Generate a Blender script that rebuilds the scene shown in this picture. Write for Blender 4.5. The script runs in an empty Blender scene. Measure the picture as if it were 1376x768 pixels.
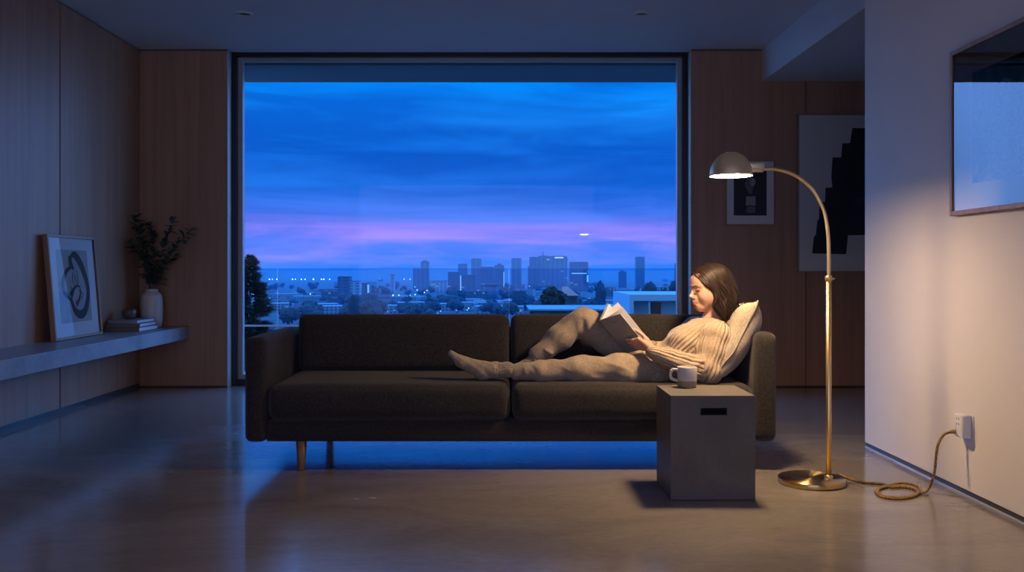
import bpy, bmesh, math, random
import numpy as np
from mathutils import Vector, Matrix, noise

random.seed(7)
sc = bpy.context.scene
COL = sc.collection
PI = math.pi

def lin(r, g, b):
    def f(c):
        c /= 255.0
        return c / 12.92 if c <= 0.04045 else ((c + 0.055) / 1.055) ** 2.4
    return (f(r), f(g), f(b), 1.0)

# ------------------------------------------------------------------ camera
FPX, VX, VY, CAMZ = 1200.0, 672.0, 361.0, 1.0
cam_data = bpy.data.cameras.new('camera')
cam_data.sensor_width = 36.0
cam_data.lens = FPX / 1376.0 * 36.0
cam_data.shift_x = (688.0 - VX) / 1376.0
cam_data.shift_y = (VY - 384.0) / 1376.0
cam_data.clip_end = 30000
cam = bpy.data.objects.new('camera', cam_data)
COL.objects.link(cam)
cam.location = (0, 0, CAMZ)
cam.rotation_euler = (PI / 2, 0, 0)
sc.camera = cam

def W(px, py, Y):
    """real-world point seen at photo pixel (px, py) when it is Y metres away"""
    return Vector(((px - VX) * Y / FPX, Y, CAMZ - (py - VY) * Y / FPX))

# ------------------------------------------------------------------ view + world
sc.view_settings.view_transform = 'Standard'
sc.view_settings.look = 'None'
sc.view_settings.gamma = 1.0
sc.view_settings.use_curve_mapping = False
sc.view_settings.exposure = 0.0
sc.cycles.use_denoising = True
sc.cycles.max_bounces = 10
sc.cycles.diffuse_bounces = 5
sc.cycles.glossy_bounces = 4
sc.cycles.transparent_max_bounces = 12
sc.cycles.volume_bounces = 0
sc.cycles.sample_clamp_indirect = 6.0
sc.cycles.caustics_reflective = False
sc.cycles.caustics_refractive = False

SKY_STRENGTH = 1.12
SKY_DOME = 2.0
SKY_REAR_FILL = 4.8
SKY_SIDE_BOOST = 4.9
LAMP_STRENGTH = 330.0
HAZE = 0.00022
REAR_OPEN = (-2.95, 1.95, 0.0, 2.75)     # unseen opening added in the rear wall to admit fill light: x0, x1, z0, z1

def build_world():
    w = bpy.data.worlds.new('dusk_sky')
    sc.world = w
    w.use_nodes = True
    nt = w.node_tree
    nt.nodes.clear()
    N, L = nt.nodes.new, nt.links.new
    out = N('ShaderNodeOutputWorld')
    bg = N('ShaderNodeBackground')
    L(bg.outputs[0], out.inputs[0])
    tc = N('ShaderNodeTexCoord')
    sep = N('ShaderNodeSeparateXYZ')
    L(tc.outputs['Generated'], sep.inputs[0])
    # stretched coordinates so that clouds lie in flat streaks
    mp = N('ShaderNodeMapping')
    mp.inputs['Scale'].default_value = (2.2, 2.2, 17.0)
    mp.inputs['Rotation'].default_value = (0.0, 0.09, 0.0)
    L(tc.outputs['Generated'], mp.inputs[0])
    nz = N('ShaderNodeTexNoise')
    nz.inputs['Scale'].default_value = 1.6
    nz.inputs['Detail'].default_value = 8.0
    nz.inputs['Roughness'].default_value = 0.55
    nz.inputs['Distortion'].default_value = 0.6
    L(mp.outputs[0], nz.inputs['Vector'])
    # wobble the elevation a little so the bands are not ruled lines
    wob = N('ShaderNodeMath'); wob.operation = 'MULTIPLY_ADD'
    L(nz.outputs[0], wob.inputs[0]); wob.inputs[1].default_value = 0.030
    L(sep.outputs[2], wob.inputs[2])
    elev = N('ShaderNodeMath'); elev.operation = 'SUBTRACT'
    L(wob.outputs[0], elev.inputs[0]); elev.inputs[1].default_value = 0.015
    # elevation -> ramp position (0..0.25 -> 0..0.8, rest to 1)
    mr = N('ShaderNodeMapRange')
    mr.inputs['From Min'].default_value = 0.0
    mr.inputs['From Max'].default_value = 0.3
    L(elev.outputs[0], mr.inputs[0])
    cr = N('ShaderNodeValToRGB')
    e = cr.color_ramp.elements
    stops = [(0.00, (44, 92, 186)), (0.045, (80, 96, 190)), (0.11, (110, 100, 194)),
             (0.155, (98, 96, 196)), (0.20, (50, 90, 194)), (0.30, (18, 84, 188)), (0.42, (8, 84, 188)),
             (0.55, (10, 104, 210)), (0.68, (0, 118, 226)), (0.85, (0, 124, 232)), (1.0, (0, 112, 214))]
    while len(e) < len(stops):
        e.new(0.5)
    for k, (p, c) in enumerate(stops):
        e[k].position = p
        e[k].color = lin(*c)
    L(mr.outputs[0], cr.inputs[0])
    # clouds: soft lighter streaks and darker gaps
    cl = N('ShaderNodeValToRGB')
    cl.color_ramp.elements[0].position = 0.42
    cl.color_ramp.elements[0].color = (0.62, 0.68, 0.80, 1)
    cl.color_ramp.elements[1].position = 0.64
    cl.color_ramp.elements[1].color = (2.6, 1.40, 1.16, 1)
    L(nz.outputs[0], cl.inputs[0])
    mul = N('ShaderNodeMix'); mul.data_type = 'RGBA'; mul.blend_type = 'MULTIPLY'
    mul.inputs[0].default_value = 1.0
    L(cr.outputs[0], mul.inputs[6]); L(cl.outputs[0], mul.inputs[7])
    # a thin brighter pink streak layer low in the west
    mp2 = N('ShaderNodeMapping')
    mp2.inputs['Scale'].default_value = (3.0, 3.0, 60.0)
    L(tc.outputs['Generated'], mp2.inputs[0])
    nz2 = N('ShaderNodeTexNoise')
    nz2.inputs['Scale'].default_value = 1.3
    nz2.inputs['Detail'].default_value = 5.0
    L(mp2.outputs[0], nz2.inputs['Vector'])
    pk = N('ShaderNodeValToRGB')
    pk.color_ramp.elements[0].position = 0.5
    pk.color_ramp.elements[0].color = (0, 0, 0, 1)
    pk.color_ramp.elements[1].position = 0.72
    pk.color_ramp.elements[1].color = (1, 1, 1, 1)
    L(nz2.outputs[0], pk.inputs[0])
    band = N('ShaderNodeValToRGB')
    be = band.color_ramp.elements
    be[0].position = 0.06; be[0].color = (0, 0, 0, 1)
    be[1].position = 0.14; be[1].color = (1, 1, 1, 1)
    x = be.new(0.22); x.color = (0, 0, 0, 1)
    L(mr.outputs[0], band.inputs[0])
    pm = N('ShaderNodeMath'); pm.operation = 'MULTIPLY'
    L(pk.outputs[0], pm.inputs[0]); L(band.outputs[0], pm.inputs[1])
    add = N('ShaderNodeMix'); add.data_type = 'RGBA'; add.blend_type = 'ADD'
    L(pm.outputs[0], add.inputs[0]); L(mul.outputs[2], add.inputs[6])
    add.inputs[7].default_value = (0.16, 0.05, 0.14, 1)
    # the dome overhead, out of the picture, is brightened to add skylight
    up = N('ShaderNodeMapRange')
    up.inputs['From Min'].default_value = 0.28
    up.inputs['From Max'].default_value = 0.7
    L(sep.outputs[2], up.inputs[0])
    dome = N('ShaderNodeMix'); dome.data_type = 'RGBA'
    L(up.outputs[0], dome.inputs[0]); L(add.outputs[2], dome.inputs[6])
    c = lin(80, 118, 190)
    dome.inputs[7].default_value = (c[0] * SKY_DOME, c[1] * SKY_DOME, c[2] * SKY_DOME, 1)
    # sky outside the central view, boosted to light the room
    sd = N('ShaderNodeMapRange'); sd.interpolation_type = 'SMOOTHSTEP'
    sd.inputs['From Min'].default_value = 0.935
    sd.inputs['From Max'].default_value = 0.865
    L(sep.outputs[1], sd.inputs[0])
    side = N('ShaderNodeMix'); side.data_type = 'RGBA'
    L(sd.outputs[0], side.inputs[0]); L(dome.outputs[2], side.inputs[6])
    side.inputs[7].default_value = (0.13 * SKY_SIDE_BOOST, 0.31 * SKY_SIDE_BOOST, 0.88 * SKY_SIDE_BOOST, 1)
    # sky behind the camera, brightened as added fill through the rear opening
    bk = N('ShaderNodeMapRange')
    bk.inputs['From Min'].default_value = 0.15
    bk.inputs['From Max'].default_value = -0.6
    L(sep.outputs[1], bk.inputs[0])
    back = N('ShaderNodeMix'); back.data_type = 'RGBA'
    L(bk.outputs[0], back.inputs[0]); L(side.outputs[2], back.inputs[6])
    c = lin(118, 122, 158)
    back.inputs[7].default_value = (c[0] * SKY_REAR_FILL, c[1] * SKY_REAR_FILL, c[2] * SKY_REAR_FILL, 1)
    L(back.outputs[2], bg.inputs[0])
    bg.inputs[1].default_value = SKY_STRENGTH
build_world()

# ------------------------------------------------------------------ object helpers
def props(o, label=None, cat=None, group=None, kind=None):
    if label: o['label'] = label
    if cat: o['category'] = cat
    if group: o['group'] = group
    if kind: o['kind'] = kind
    return o

def thing(name, label, cat, loc=(0, 0, 0), rot=(0, 0, 0), group=None):
    o = bpy.data.objects.new(name, None)
    o.empty_display_size = 0.05
    COL.objects.link(o)
    o.location = loc
    o.rotation_euler = rot
    return props(o, label, cat, group)

def link(name, me, mats, parent=None, smooth=False, world=True):
    """world=True: mesh is given in world coordinates even when parented"""
    o = bpy.data.objects.new(name, me)
    COL.objects.link(o)
    for m in (mats if isinstance(mats, (list, tuple)) else [mats]):
        me.materials.append(m)
    if smooth:
        me.polygons.foreach_set('use_smooth', [True] * len(me.polygons))
    if parent is not None:
        o.parent = parent
        if world:
            o.matrix_parent_inverse = world_matrix(parent).inverted()
    return o

def world_matrix(o):
    m = Matrix.LocRotScale(o.location, o.rotation_euler, o.scale)
    if o.parent:
        m = world_matrix(o.parent) @ o.matrix_parent_inverse @ m
    return m

def bm_link(name, bm, mats, parent=None, smooth=False, world=True, recalc=True):
    if recalc:
        bmesh.ops.recalc_face_normals(bm, faces=bm.faces)
    me = bpy.data.meshes.new(name)
    bm.to_mesh(me)
    bm.free()
    return link(name, me, mats, parent, smooth, world)

def BM():
    return bmesh.new()

def add_box(bm, x0, x1, y0, y1, z0, z1, bevel=0.0, seg=2, mi=0, M=None):
    r = bmesh.ops.create_cube(bm, size=1.0)
    vs = r['verts']
    bmesh.ops.scale(bm, vec=(x1 - x0, y1 - y0, z1 - z0), verts=vs)
    bmesh.ops.translate(bm, vec=((x0 + x1) / 2, (y0 + y1) / 2, (z0 + z1) / 2), verts=vs)
    if M is not None:
        bmesh.ops.transform(bm, matrix=M, verts=vs)
    fs = {f for v in vs for f in v.link_faces}
    for f in fs: f.material_index = mi
    if bevel > 0:
        es = list({e for v in vs for e in v.link_edges})
        r = bmesh.ops.bevel(bm, geom=es, offset=bevel, segments=seg, profile=0.5, affect='EDGES')
        for f in r['faces']: f.material_index = mi

def add_lathe(bm, prof, c=(0, 0, 0), n=40, mi=0, M=None, capb=True, capt=True):
    """prof: list of (r, z)"""
    rings = []
    for r, z in prof:
        ring = []
        for k in range(n):
            a = 2 * PI * k / n
            p = Vector((r * math.cos(a), r * math.sin(a), z))
            if M is not None: p = M @ p
            ring.append(bm.verts.new(p + Vector(c)))
        rings.append(ring)
    for a, b in zip(rings, rings[1:]):
        for k in range(n):
            f = bm.faces.new((a[k], a[(k + 1) % n], b[(k + 1) % n], b[k])); f.material_index = mi; f.smooth = True
    if capb: f = bm.faces.new(rings[0][::-1]); f.material_index = mi
    if capt: f = bm.faces.new(rings[-1]); f.material_index = mi

def catmull(pts, n=8):
    pts = [Vector(p) for p in pts]
    P = [pts[0] * 2 - pts[1]] + pts + [pts[-1] * 2 - pts[-2]]
    out = []
    for i in range(1, len(P) - 2):
        p0, p1, p2, p3 = P[i - 1:i + 3]
        for k in range(n):
            t = k / n
            out.append(0.5 * ((2 * p1) + (p2 - p0) * t + (2 * p0 - 5 * p1 + 4 * p2 - p3) * t * t + (3 * p1 - p0 - 3 * p2 + p3) * t ** 3))
    out.append(pts[-1])
    return out

def add_tube(bm, path, rad, n=10, mi=0, closed=False, flat=1.0, uv=None, smooth=True):
    path = [Vector(p) for p in path]
    m = len(path)
    rr = rad if isinstance(rad, (list, tuple)) else [rad] * m
    prev = None
    rings = []
    for i, p in enumerate(path):
        if closed:
            t = path[(i + 1) % m] - path[i - 1]
        else:
            t = path[min(i + 1, m - 1)] - path[max(i - 1, 0)]
        t.normalize()
        if prev is None:
            a = Vector((0, 0, 1)) if abs(t.z) < 0.9 else Vector((1, 0, 0))
            u = t.cross(a).normalized()
        else:
            u = (prev - t * prev.dot(t)).normalized()
        prev = u
        v = t.cross(u)
        rings.append([bm.verts.new(p + (u * math.cos(2 * PI * k / n) + v * math.sin(2 * PI * k / n) * flat) * rr[i]) for k in range(n)])
    pairs = list(zip(rings, rings[1:]))
    if closed: pairs.append((rings[-1], rings[0]))
    for a, b in pairs:
        for k in range(n):
            f = bm.faces.new((a[k], a[(k + 1) % n], b[(k + 1) % n], b[k])); f.material_index = mi; f.smooth = smooth
    if not closed:
        f = bm.faces.new(rings[0][::-1]); f.material_index = mi
        f = bm.faces.new(rings[-1]); f.material_index = mi

def add_poly(bm, pts, thick=None, mi=0):
    """planar polygon (or prism, thick = extrusion vector)"""
    vs = [bm.verts.new(p) for p in pts]
    f = bm.faces.new(vs); f.material_index = mi
    if thick is not None:
        r = bmesh.ops.extrude_face_region(bm, geom=[f])
        nv = [g for g in r['geom'] if isinstance(g, bmesh.types.BMVert)]
        bmesh.ops.translate(bm, vec=thick, verts=nv)
        for g in r['geom']:
            if isinstance(g, bmesh.types.BMFace): g.material_index = mi
        for v in nv:
            for g in v.link_faces: g.material_index = mi

# ------------------------------------------------------------------ materials
def mat(name, base, rough=0.5, metal=0.0, spec=0.5, noise_scale=None, noise_amt=0.2, bump=0.0, bump_scale=200.0,
        stretch=(1, 1, 1), coat=0.0, coat_rough=0.1, sheen=0.0, rough_var=0.0, sss=0.0):
    m = bpy.data.materials.new(name)
    m.use_nodes = True
    nt = m.node_tree
    b = nt.nodes['Principled BSDF']
    N, L = nt.nodes.new, nt.links.new
    base = tuple(base) if len(base) == 4 else tuple(base) + (1,)
    b.inputs['Base Color'].default_value = base
    b.inputs['Roughness'].default_value = rough
    b.inputs['Metallic'].default_value = metal
    b.inputs['Specular IOR Level'].default_value = spec
    b.inputs['Coat Weight'].default_value = coat
    b.inputs['Coat Roughness'].default_value = coat_rough
    b.inputs['Sheen Weight'].default_value = sheen
    if sss:
        b.inputs['Subsurface Weight'].default_value = sss
        b.inputs['Subsurface Radius'].default_value = (0.012, 0.005, 0.003)
        b.inputs['Subsurface Scale'].default_value = 1.0
    tc = N('ShaderNodeTexCoord')
    mp = N('ShaderNodeMapping'); mp.inputs['Scale'].default_value = stretch
    L(tc.outputs['Object'], mp.inputs[0])
    if noise_scale:
        nz = N('ShaderNodeTexNoise'); nz.inputs['Scale'].default_value = noise_scale
        nz.inputs['Detail'].default_value = 6.0
        L(mp.outputs[0], nz.inputs['Vector'])
        cr = N('ShaderNodeValToRGB')
        lo, hi = 1 - noise_amt, 1 + noise_amt
        cr.color_ramp.elements[0].position = 0.3
        cr.color_ramp.elements[1].position = 0.7
        cr.color_ramp.elements[0].color = (base[0] * lo, base[1] * lo, base[2] * lo, 1)
        cr.color_ramp.elements[1].color = (min(1, base[0] * hi), min(1, base[1] * hi), min(1, base[2] * hi), 1)
        L(nz.outputs[0], cr.inputs[0])
        L(cr.outputs[0], b.inputs['Base Color'])
        if rough_var:
            mr = N('ShaderNodeMapRange')
            mr.inputs['To Min'].default_value = rough - rough_var
            mr.inputs['To Max'].default_value = rough + rough_var
            L(nz.outputs[0], mr.inputs[0]); L(mr.outputs[0], b.inputs['Roughness'])
    if bump:
        n2 = N('ShaderNodeTexNoise'); n2.inputs['Scale'].default_value = bump_scale
        n2.inputs['Detail'].default_value = 4.0
        L(mp.outputs[0], n2.inputs['Vector'])
        bp = N('ShaderNodeBump'); bp.inputs['Strength'].default_value = bump
        bp.inputs['Distance'].default_value = 0.01
        L(n2.outputs[0], bp.inputs['Height']); L(bp.outputs[0], b.inputs['Normal'])
    return m

def wood(name, dark, light, axis='z', scale=1.0, rough=0.45):
    """straight-grained veneer; grain runs along axis"""
    m = bpy.data.materials.new(name); m.use_nodes = True
    nt = m.node_tree; b = nt.nodes['Principled BSDF']
    N, L = nt.nodes.new, nt.links.new
    tc = N('ShaderNodeTexCoord')
    mp = N('ShaderNodeMapping')
    s = {'x': (0.5, 14, 14), 'y': (14, 0.5, 14), 'z': (14, 14, 0.5)}[axis]
    mp.inputs['Scale'].default_value = tuple(v * scale for v in s)
    L(tc.outputs['Object'], mp.inputs[0])
    n1 = N('ShaderNodeTexNoise'); n1.inputs['Scale'].default_value = 1.0; n1.inputs['Detail'].default_value = 8
    n1.inputs['Roughness'].default_value = 0.6; n1.inputs['Distortion'].default_value = 0.25
    L(mp.outputs[0], n1.inputs['Vector'])
    mp2 = N('ShaderNodeMapping'); mp2.inputs['Scale'].default_value = tuple(v * scale * (9 if v > 1 else 3) for v in s)
    L(tc.outputs['Object'], mp2.inputs[0])
    n2 = N('ShaderNodeTexNoise'); n2.inputs['Scale'].default_value = 1.0; n2.inputs['Detail'].default_value = 3
    L(mp2.outputs[0], n2.inputs['Vector'])
    mx = N('ShaderNodeMath'); mx.operation = 'MULTIPLY_ADD'
    L(n2.outputs[0], mx.inputs[0]); mx.inputs[1].default_value = 0.35
    sub = N('ShaderNodeMath'); sub.operation = 'SUBTRACT'; sub.inputs[1].default_value = 0.17
    L(n1.outputs[0], sub.inputs[0]); L(sub.outputs[0], mx.inputs[2])
    cr = N('ShaderNodeValToRGB')
    cr.color_ramp.elements[0].position = 0.28; cr.color_ramp.elements[0].color = tuple(dark) + (1,)
    cr.color_ramp.elements[1].position = 0.72; cr.color_ramp.elements[1].color = tuple(light) + (1,)
    L(mx.outputs[0], cr.inputs[0]); L(cr.outputs[0], b.inputs['Base Color'])
    b.inputs['Roughness'].default_value = rough
    bp = N('ShaderNodeBump'); bp.inputs['Strength'].default_value = 0.12; bp.inputs['Distance'].default_value = 0.003
    L(n2.outputs[0], bp.inputs['Height']); L(bp.outputs[0], b.inputs['Normal'])
    return m

def glass(name, tint=(1, 1, 1), ior=1.5):
    """thin architectural pane: clear with Fresnel reflection"""
    m = bpy.data.materials.new(name); m.use_nodes = True
    nt = m.node_tree; nt.nodes.clear()
    N, L = nt.nodes.new, nt.links.new
    out = N('ShaderNodeOutputMaterial'); mx = N('ShaderNodeMixShader')
    tr = N('ShaderNodeBsdfTransparent'); gl = N('ShaderNodeBsdfGlossy'); fr = N('ShaderNodeFresnel')
    tr.inputs[0].default_value = tuple(tint) + (1,)
    gl.inputs['Roughness'].default_value = 0.0
    fr.inputs[0].default_value = ior
    L(fr.outputs[0], mx.inputs[0]); L(tr.outputs[0], mx.inputs[1]); L(gl.outputs[0], mx.inputs[2])
    L(mx.outputs[0], out.inputs[0])
    return m

def emit(name, col, strength):
    m = bpy.data.materials.new(name); m.use_nodes = True
    b = m.node_tree.nodes['Principled BSDF']
    b.inputs['Base Color'].default_value = (0.8, 0.8, 0.8, 1)
    b.inputs['Emission Color'].default_value = tuple(col[:3]) + (1,)
    b.inputs['Emission Strength'].default_value = strength
    return m

def concrete(name, lo, hi, rough, rvar, sc1=1.2, coat=0.0, bump=0.02, spec=0.5, stretch=(1, 1, 1)):
    m = bpy.data.materials.new(name); m.use_nodes = True
    nt = m.node_tree; b = nt.nodes['Principled BSDF']
    N, L = nt.nodes.new, nt.links.new
    tc = N('ShaderNodeTexCoord')
    mp = N('ShaderNodeMapping'); mp.inputs['Scale'].default_value = stretch
    L(tc.outputs['Object'], mp.inputs[0])
    n1 = N('ShaderNodeTexNoise'); n1.inputs['Scale'].default_value = sc1; n1.inputs['Detail'].default_value = 9
    n1.inputs['Roughness'].default_value = 0.62; n1.inputs['Distortion'].default_value = 0.8
    L(mp.outputs[0], n1.inputs['Vector'])
    n2 = N('ShaderNodeTexNoise'); n2.inputs['Scale'].default_value = sc1 * 26; n2.inputs['Detail'].default_value = 4
    L(mp.outputs[0], n2.inputs['Vector'])
    mx = N('ShaderNodeMath'); mx.operation = 'MULTIPLY_ADD'
    L(n2.outputs[0], mx.inputs[0]); mx.inputs[1].default_value = 0.3
    sb = N('ShaderNodeMath'); sb.operation = 'SUBTRACT'; sb.inputs[1].default_value = 0.15
    L(n1.outputs[0], sb.inputs[0]); L(sb.outputs[0], mx.inputs[2])
    cr = N('ShaderNodeValToRGB')
    cr.color_ramp.elements[0].position = 0.33; cr.color_ramp.elements[0].color = tuple(lo) + (1,)
    cr.color_ramp.elements[1].position = 0.68; cr.color_ramp.elements[1].color = tuple(hi) + (1,)
    L(mx.outputs[0], cr.inputs[0]); L(cr.outputs[0], b.inputs['Base Color'])
    mr = N('ShaderNodeMapRange')
    mr.inputs['From Min'].default_value = 0.3; mr.inputs['From Max'].default_value = 0.7
    mr.inputs['To Min'].default_value = rough - rvar; mr.inputs['To Max'].default_value = rough + rvar
    L(n1.outputs[0], mr.inputs[0]); L(mr.outputs[0], b.inputs['Roughness'])
    b.inputs['Specular IOR Level'].default_value = spec
    b.inputs['Coat Weight'].default_value = coat
    b.inputs['Coat Roughness'].default_value = 0.12
    bp = N('ShaderNodeBump'); bp.inputs['Strength'].default_value = bump; bp.inputs['Distance'].default_value = 0.01
    L(n2.outputs[0], bp.inputs['Height']); L(bp.outputs[0], b.inputs['Normal'])
    return m

M = {}
M['wood_wall'] = wood('wall_veneer', (0.33, 0.17, 0.095), (0.45, 0.25, 0.15), 'z')
M['wood_frame'] = wood('frame_wood', (0.25, 0.14, 0.08), (0.42, 0.26, 0.16), 'z', 2.0)
M['wood_leg'] = wood('leg_wood', (0.12, 0.06, 0.03), (0.24, 0.13, 0.07), 'z', 2.0)
M['ceiling'] = mat('ceiling_paint', (0.62, 0.62, 0.62), 0.8, noise_scale=3, noise_amt=0.02)
M['white_wall'] = mat('white_wall_paint', (0.74, 0.71, 0.68), 0.7, noise_scale=2.5, noise_amt=0.02, bump=0.02, bump_scale=300)
M['floor'] = concrete('polished_concrete', (0.22, 0.20, 0.175), (0.33, 0.30, 0.265), 0.22, 0.06, 1.1, coat=0.45, stretch=(0.8, 1.6, 1))
M['shelf'] = concrete('shelf_concrete', (0.20, 0.21, 0.22), (0.36, 0.37, 0.38), 0.4, 0.1, 3.0)
M['table'] = concrete('table_concrete', (0.10, 0.09, 0.078), (0.145, 0.13, 0.115), 0.55, 0.1, 2.2)
M['black_metal'] = mat('black_metal', (0.006, 0.007, 0.009), 0.35)
M['blue_metal'] = mat('grey_metal_profile', (0.36, 0.38, 0.40), 0.4, metal=0.2)
M['eave'] = mat('teal_grey_eave_paint', (0.10, 0.20, 0.26), 0.8)
M['dark_strip'] = mat('dark_strip', (0.05, 0.05, 0.055), 0.5)
M['pale_strip'] = mat('pale_metal_strip', (0.55, 0.55, 0.55), 0.4, metal=0.4)
M['glass'] = glass('window_glass', (0.93, 0.97, 0.98), 1.3)
M['picture_glass'] = glass('picture_glass', (1, 1, 1), 1.33)
M['rail_glass'] = glass('railing_glass', (0.55, 0.84, 0.96), 1.12)
M['brass'] = mat('brushed_brass', (0.90, 0.64, 0.28), 0.36, metal=1.0)
M['bronze'] = mat('aged_brass_shade', (0.85, 0.68, 0.40), 0.45, metal=0.65)
M['sofa'] = mat('charcoal_fabric', (0.036, 0.031, 0.030), 0.95, noise_scale=90, noise_amt=0.35, bump=0.35, bump_scale=420, sheen=0.15, spec=0.2)
M['pillow'] = mat('oatmeal_weave', (0.46, 0.40, 0.31), 0.95, noise_scale=160, noise_amt=0.3, bump=0.6, bump_scale=260, sheen=0.2, spec=0.2)
M['paper'] = mat('white_paper', (0.72, 0.72, 0.71), 0.8)
M['mat_board'] = mat('white_mat_board', (0.82, 0.82, 0.82), 0.85)
M['cover'] = mat('grey_book_cover', (0.30, 0.285, 0.27), 0.6, noise_scale=30, noise_amt=0.04)
M['ink'] = mat('black_ink', (0.008, 0.010, 0.013), 0.6)
M['white_ceramic'] = mat('white_ceramic', (0.62, 0.59, 0.54), 0.35, noise_scale=60, noise_amt=0.05)
M['raw_clay'] = mat('raw_stoneware', (0.33, 0.26, 0.19), 0.8, noise_scale=150, noise_amt=0.2)
M['white_plastic'] = mat('white_plastic', (0.75, 0.75, 0.75), 0.35)

# ================================================================== the room
H = 2.855           # ceiling
YB = 7.55           # wood face of the back wall
YW = 7.70           # window plane
XL, XR = -3.05, 2.05
YF = -3.2           # rear of the room, behind the camera
XE = 5.0            # end of the side passage on the right
WX0, WX1 = -2.308, 1.615   # window recess

def struct(name, bm, m, parent=None, smooth=False):
    o = bm_link(name, bm, m, parent, smooth)
    if parent is None: o['kind'] = 'structure'
    return o

bm = BM(); add_box(bm, XL - 0.2, XE + 0.1, YF - 0.1, YW + 0.03, -0.2, 0.0); struct('floor', bm, M['floor'])
bm = BM(); add_box(bm, XL - 0.2, XE + 0.1, YF - 0.1, YW + 0.10, H, H + 0.2); struct('ceiling', bm, M['ceiling'])

# left wall: veneer panels with fine shadow gaps over a dark backing
bm = BM()
edges = [YF, -0.61, 0.75, 2.11, 3.47, 4.83, 6.19, YB]
for a, b in zip(edges, edges[1:]):
    add_box(bm, XL - 0.02, XL, a + 0.007, b - 0.007, 0.035, H - 0.012, 0.001, 1)
add_box(bm, XL - 0.2, XL - 0.02, YF, YW, 0, H, mi=1)
struct('wall_left', bm, [M['wood_wall'], M['dark_strip']])
bm = BM(); add_box(bm, XL - 0.02, XL - 0.012, YF, YB, 0.0, 0.035); struct('baseboard_left', bm, M['dark_strip'])

# back wall, wood either side of the window recess
bm = BM()
add_box(bm, XL, WX0, YB, YW + 0.1, 0.012, H - 0.012, 0.001, 1)
add_box(bm, WX1, 2.583, YB, YW + 0.1, 0.012, H - 0.012, 0.001, 1)
add_box(bm, 2.589, 3.85, YB, YW + 0.1, 0.012, H - 0.012, 0.001, 1)
add_box(bm, 3.856, XE, YB, YW + 0.1, 0.012, H - 0.012, 0.001, 1)
add_box(bm, XL - 0.2, WX0 - 0.004, YB + 0.02, YW + 0.11, 0, H, mi=1)
add_box(bm, WX1 + 0.004, XE + 0.1, YB + 0.02, YW + 0.11, 0, H, mi=1)
struct('wall_back', bm, [M['wood_wall'], M['dark_strip']])
# pale lining of the window reveal
bm = BM()
add_box(bm, WX0, WX0 + 0.006, YB + 0.002, YW, 0.0, H)
struct('trim_1', bm, M['pale_strip'])
bm = BM()
add_box(bm, WX1 - 0.006, WX1, YB + 0.002, YW, 0.0, H)
struct('trim_2', bm, M['pale_strip'])

# right white wall, ends at Y = 5.02, with a recessed dark base strip
bm = BM(); add_box(bm, XR, XR + 0.16, YF, 5.02, 0.028, H, 0.002, 1); struct('wall_right', bm, M['white_wall'])
bm = BM()
add_box(bm, XR + 0.006, XR + 0.15, YF, 5.012, 0.0, 0.028, mi=0)
add_box(bm, XR - 0.001, XR + 0.01, YF, 5.015, 0.0, 0.006, mi=1)
struct('baseboard_right', bm, [M['dark_strip'], M['pale_strip']])
# lowered ceiling of the side passage
bm = BM(); add_box(bm, 2.215, XE, 3.2, YB + 0.01, 2.585, H); struct('ceiling_soffit', bm, M['ceiling'])
# end of passage, and the wall behind the camera with an opening added for fill light (all out of frame)
bm = BM(); add_box(bm, XE, XE + 0.1, 3.2, YB, 0, H); add_box(bm, XR + 0.16, XE, 3.1, 3.2, 0, H); struct('wall_passage', bm, M['white_wall'])
bm = BM()
RW = REAR_OPEN
add_box(bm, XL, RW[0], YF - 0.15, YF, 0, H); add_box(bm, RW[1], XR + 0.16, YF - 0.15, YF, 0, H)
add_box(bm, RW[0], RW[1], YF - 0.15, YF, 0, RW[2]); add_box(bm, RW[0], RW[1], YF - 0.15, YF, RW[3], H)
struct('wall_rear', bm, M['white_wall'])

# ---- the big window
win = thing('window_1', None, None); win['kind'] = 'structure'
del_cat = win
bm = BM()
fx0, fx1 = WX0 + 0.006, WX1 - 0.006
GX0, GX1 = -2.208, 1.547         # clear glass
def frame_rect(bm, x0, x1, z0, z1, w, y0, y1, mi, wt=None, wb=None):
    wt = w if wt is None else wt; wb = w if wb is None else wb
    add_box(bm, x0, x0 + w, y0, y1, z0, z1, 0.002, 1, mi)
    add_box(bm, x1 - w, x1, y0, y1, z0, z1, 0.002, 1, mi)
    add_box(bm, x0 + w, x1 - w, y0, y1, z1 - wt, z1, 0.002, 1, mi)
    add_box(bm, x0 + w, x1 - w, y0, y1, z0, z0 + wb, 0.002, 1, mi)
frame_rect(bm, fx0, fx1, 0.0, H, 0.040, YW - 0.045, YW + 0.05, 0, wt=0.035, wb=0.05)
frame_rect(bm, fx0 + 0.04, fx1 - 0.04, 0.05, H - 0.035, 0.042, YW + 0.0, YW + 0.06, 1, wt=0.032, wb=0.04)
bm_link('window_frame', bm, [M['black_metal'], M['blue_metal']], win)
bm = BM()
bm.faces.new([bm.verts.new(p) for p in ((fx0 + 0.08, YW + 0.02, 0.085), (fx1 - 0.08, YW + 0.02, 0.085), (fx1 - 0.08, YW + 0.02, H - 0.062), (fx0 + 0.08, YW + 0.02, H - 0.062))])
bm_link('window_pane', bm, M['glass'], win, recalc=False)

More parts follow.
